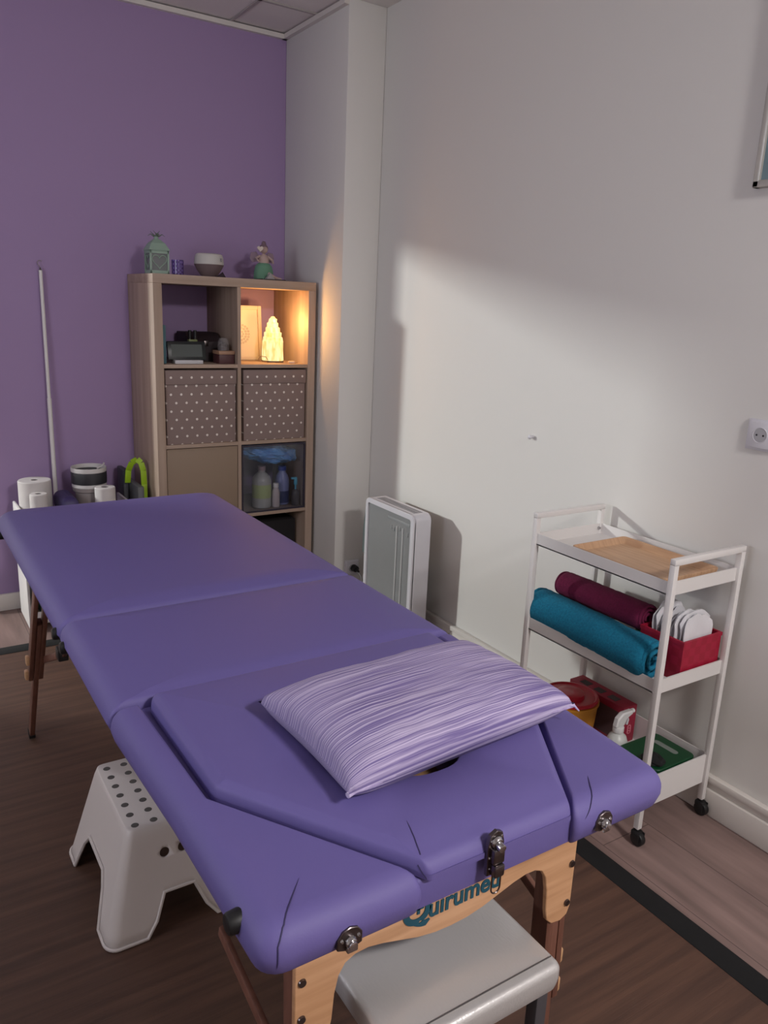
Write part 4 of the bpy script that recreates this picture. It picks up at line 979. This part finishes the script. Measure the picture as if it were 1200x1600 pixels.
paper_roll((-.478, -.165, .4825), .068, .158, .015, 'large white industrial paper roll on the cart, biggest of the rolls')
paper_roll((-.482, -.272, .4825), .036, .120, .013, 'small white paper roll in front of the largest roll on the cart')
paper_roll((-.206, -.270, .4825), .044, .126, .017, 'single white toilet roll at right end of the cart below the black banded tin')
c = (-.245, -.146, .4825)
t = thing('banded_canister', 'round white canister with wide black band behind the toilet roll', 'canister', c)
obj('body', lathe(bmesh.new(), [(0, 0), (.060, 0), (.062, .006), (.062, .085), (.071, .090), (.074, .105), (0, .105)], c, 40), mat('greige_plastic', (150, 140, 138), .5), t)
obj('lower_rim', lathe(bmesh.new(), [(0, .1055), (.072, .1055), (.075, .110), (.074, .124), (0, .124)], c, 40), mat('white_plastic_gloss', (200, 196, 194), .35), t)
obj('band', lathe(bmesh.new(), [(0, .1245), (.076, .1245), (.077, .128), (.077, .172), (.076, .176), (0, .176)], c, 40), mat('charcoal_band', (42, 42, 46), .5), t)
obj('cup_rim', lathe(bmesh.new(), [(.0745, .1765), (.0765, .178), (.077, .188), (.076, .197), (.073, .197), (.071, .18), (.0745, .1765)], c, 40, caps=False), mat('white_plastic_rim', (200, 196, 194), .35), t)
bm = bmesh.new(); sweep(bm, [(c[0]+.03, c[1]-.03, .4825+.192), (c[0]+.058, c[1]-.02, .4825+.200), (c[0]+.068, c[1]-.0, .4825+.208)], .004, 8); obj('tab', bm, mat('white_tab', (206, 202, 200), .4), t)
bm = bmesh.new(); n = 20
for j in range(n+1): pass
bx0, bx1 = -.392, -.325
t = thing('bolster', 'dark violet vinyl bolster lying on the cart behind the pole', 'cushion', (-.345, -.21, .4825))
bm = pad(rect(-.400, -.322, -.305, -.11), .4825, .580, .025, .036, .003, (.004,)); obj('cushion', bm, mat('deep_violet_vinyl', (56, 46, 92), .5), t, angle=60)
# pole with hook
t = thing('telescopic_pole', 'thin white telescopic pole with small hook leaning on the purple wall', 'pole', (-.365, -.05, 0))
px0, px1 = Vector((-.374, -.056, .0)), Vector((-.371, -.013, 1.525))
pm = px0.lerp(px1, .64)
obj('lower_tube', cyl(bmesh.new(), px0, pm, .0095, seg=16), m_whitemetal, t); obj('upper_tube', cyl(bmesh.new(), pm, px1, .0075, seg=16), m_whitemetal, t)
bm = bmesh.new(); cyl(bm, px1, px1+Vector((0, 0, .012)), .005, .002, 10)
sweep(bm, [px1+Vector((0, 0, .010))]+[px1+Vector((.0-.010*math.cos(a)*1.0, 0, .030+.011*math.sin(a))) for a in [(-.5+k*.16)*PI for k in range(1, 9)]], .0016, 8); obj('hook', bm, m_gun, t)
# green strap handle object beside the bookcase
t = thing('folding_step', 'grey folded step with lime green handle leaning against the bookcase side', 'folding stool', (-.045, -.25, 0))
bm = bmesh.new()
pts = [(-.085, -.19, .60), (-.082, -.20, .66), (-.070, -.22, .700), (-.050, -.235, .715), (-.036, -.245, .700), (-.028, -.25, .665), (-.026, -.25, .60), (-.026, -.25, .45)]
prev = None
for a, b2 in zip(pts, pts[1:]): bar(bm, a, b2, .026, .006, .001, ref=(0, 1, 0))
obj('handle', bm, mat('lime_green_strap', (150, 186, 30), .5), t)
obj('panel', B(-.070, -.040, -.30, -.08, .02, .60, .006), mat('mid_grey_plastic', (88, 90, 92), .5), t)
bm = B(-.097, -.071, -.16, -.05, .01, .655, .006); obj('leg_frame', bm, mat('dark_grey_plastic', (60, 60, 66), .5), t)
for yy in (-.27, -.11): obj('foot', B(-.072, -.038, yy-.02, yy+.02, 0, .022, .003), m_black, t)
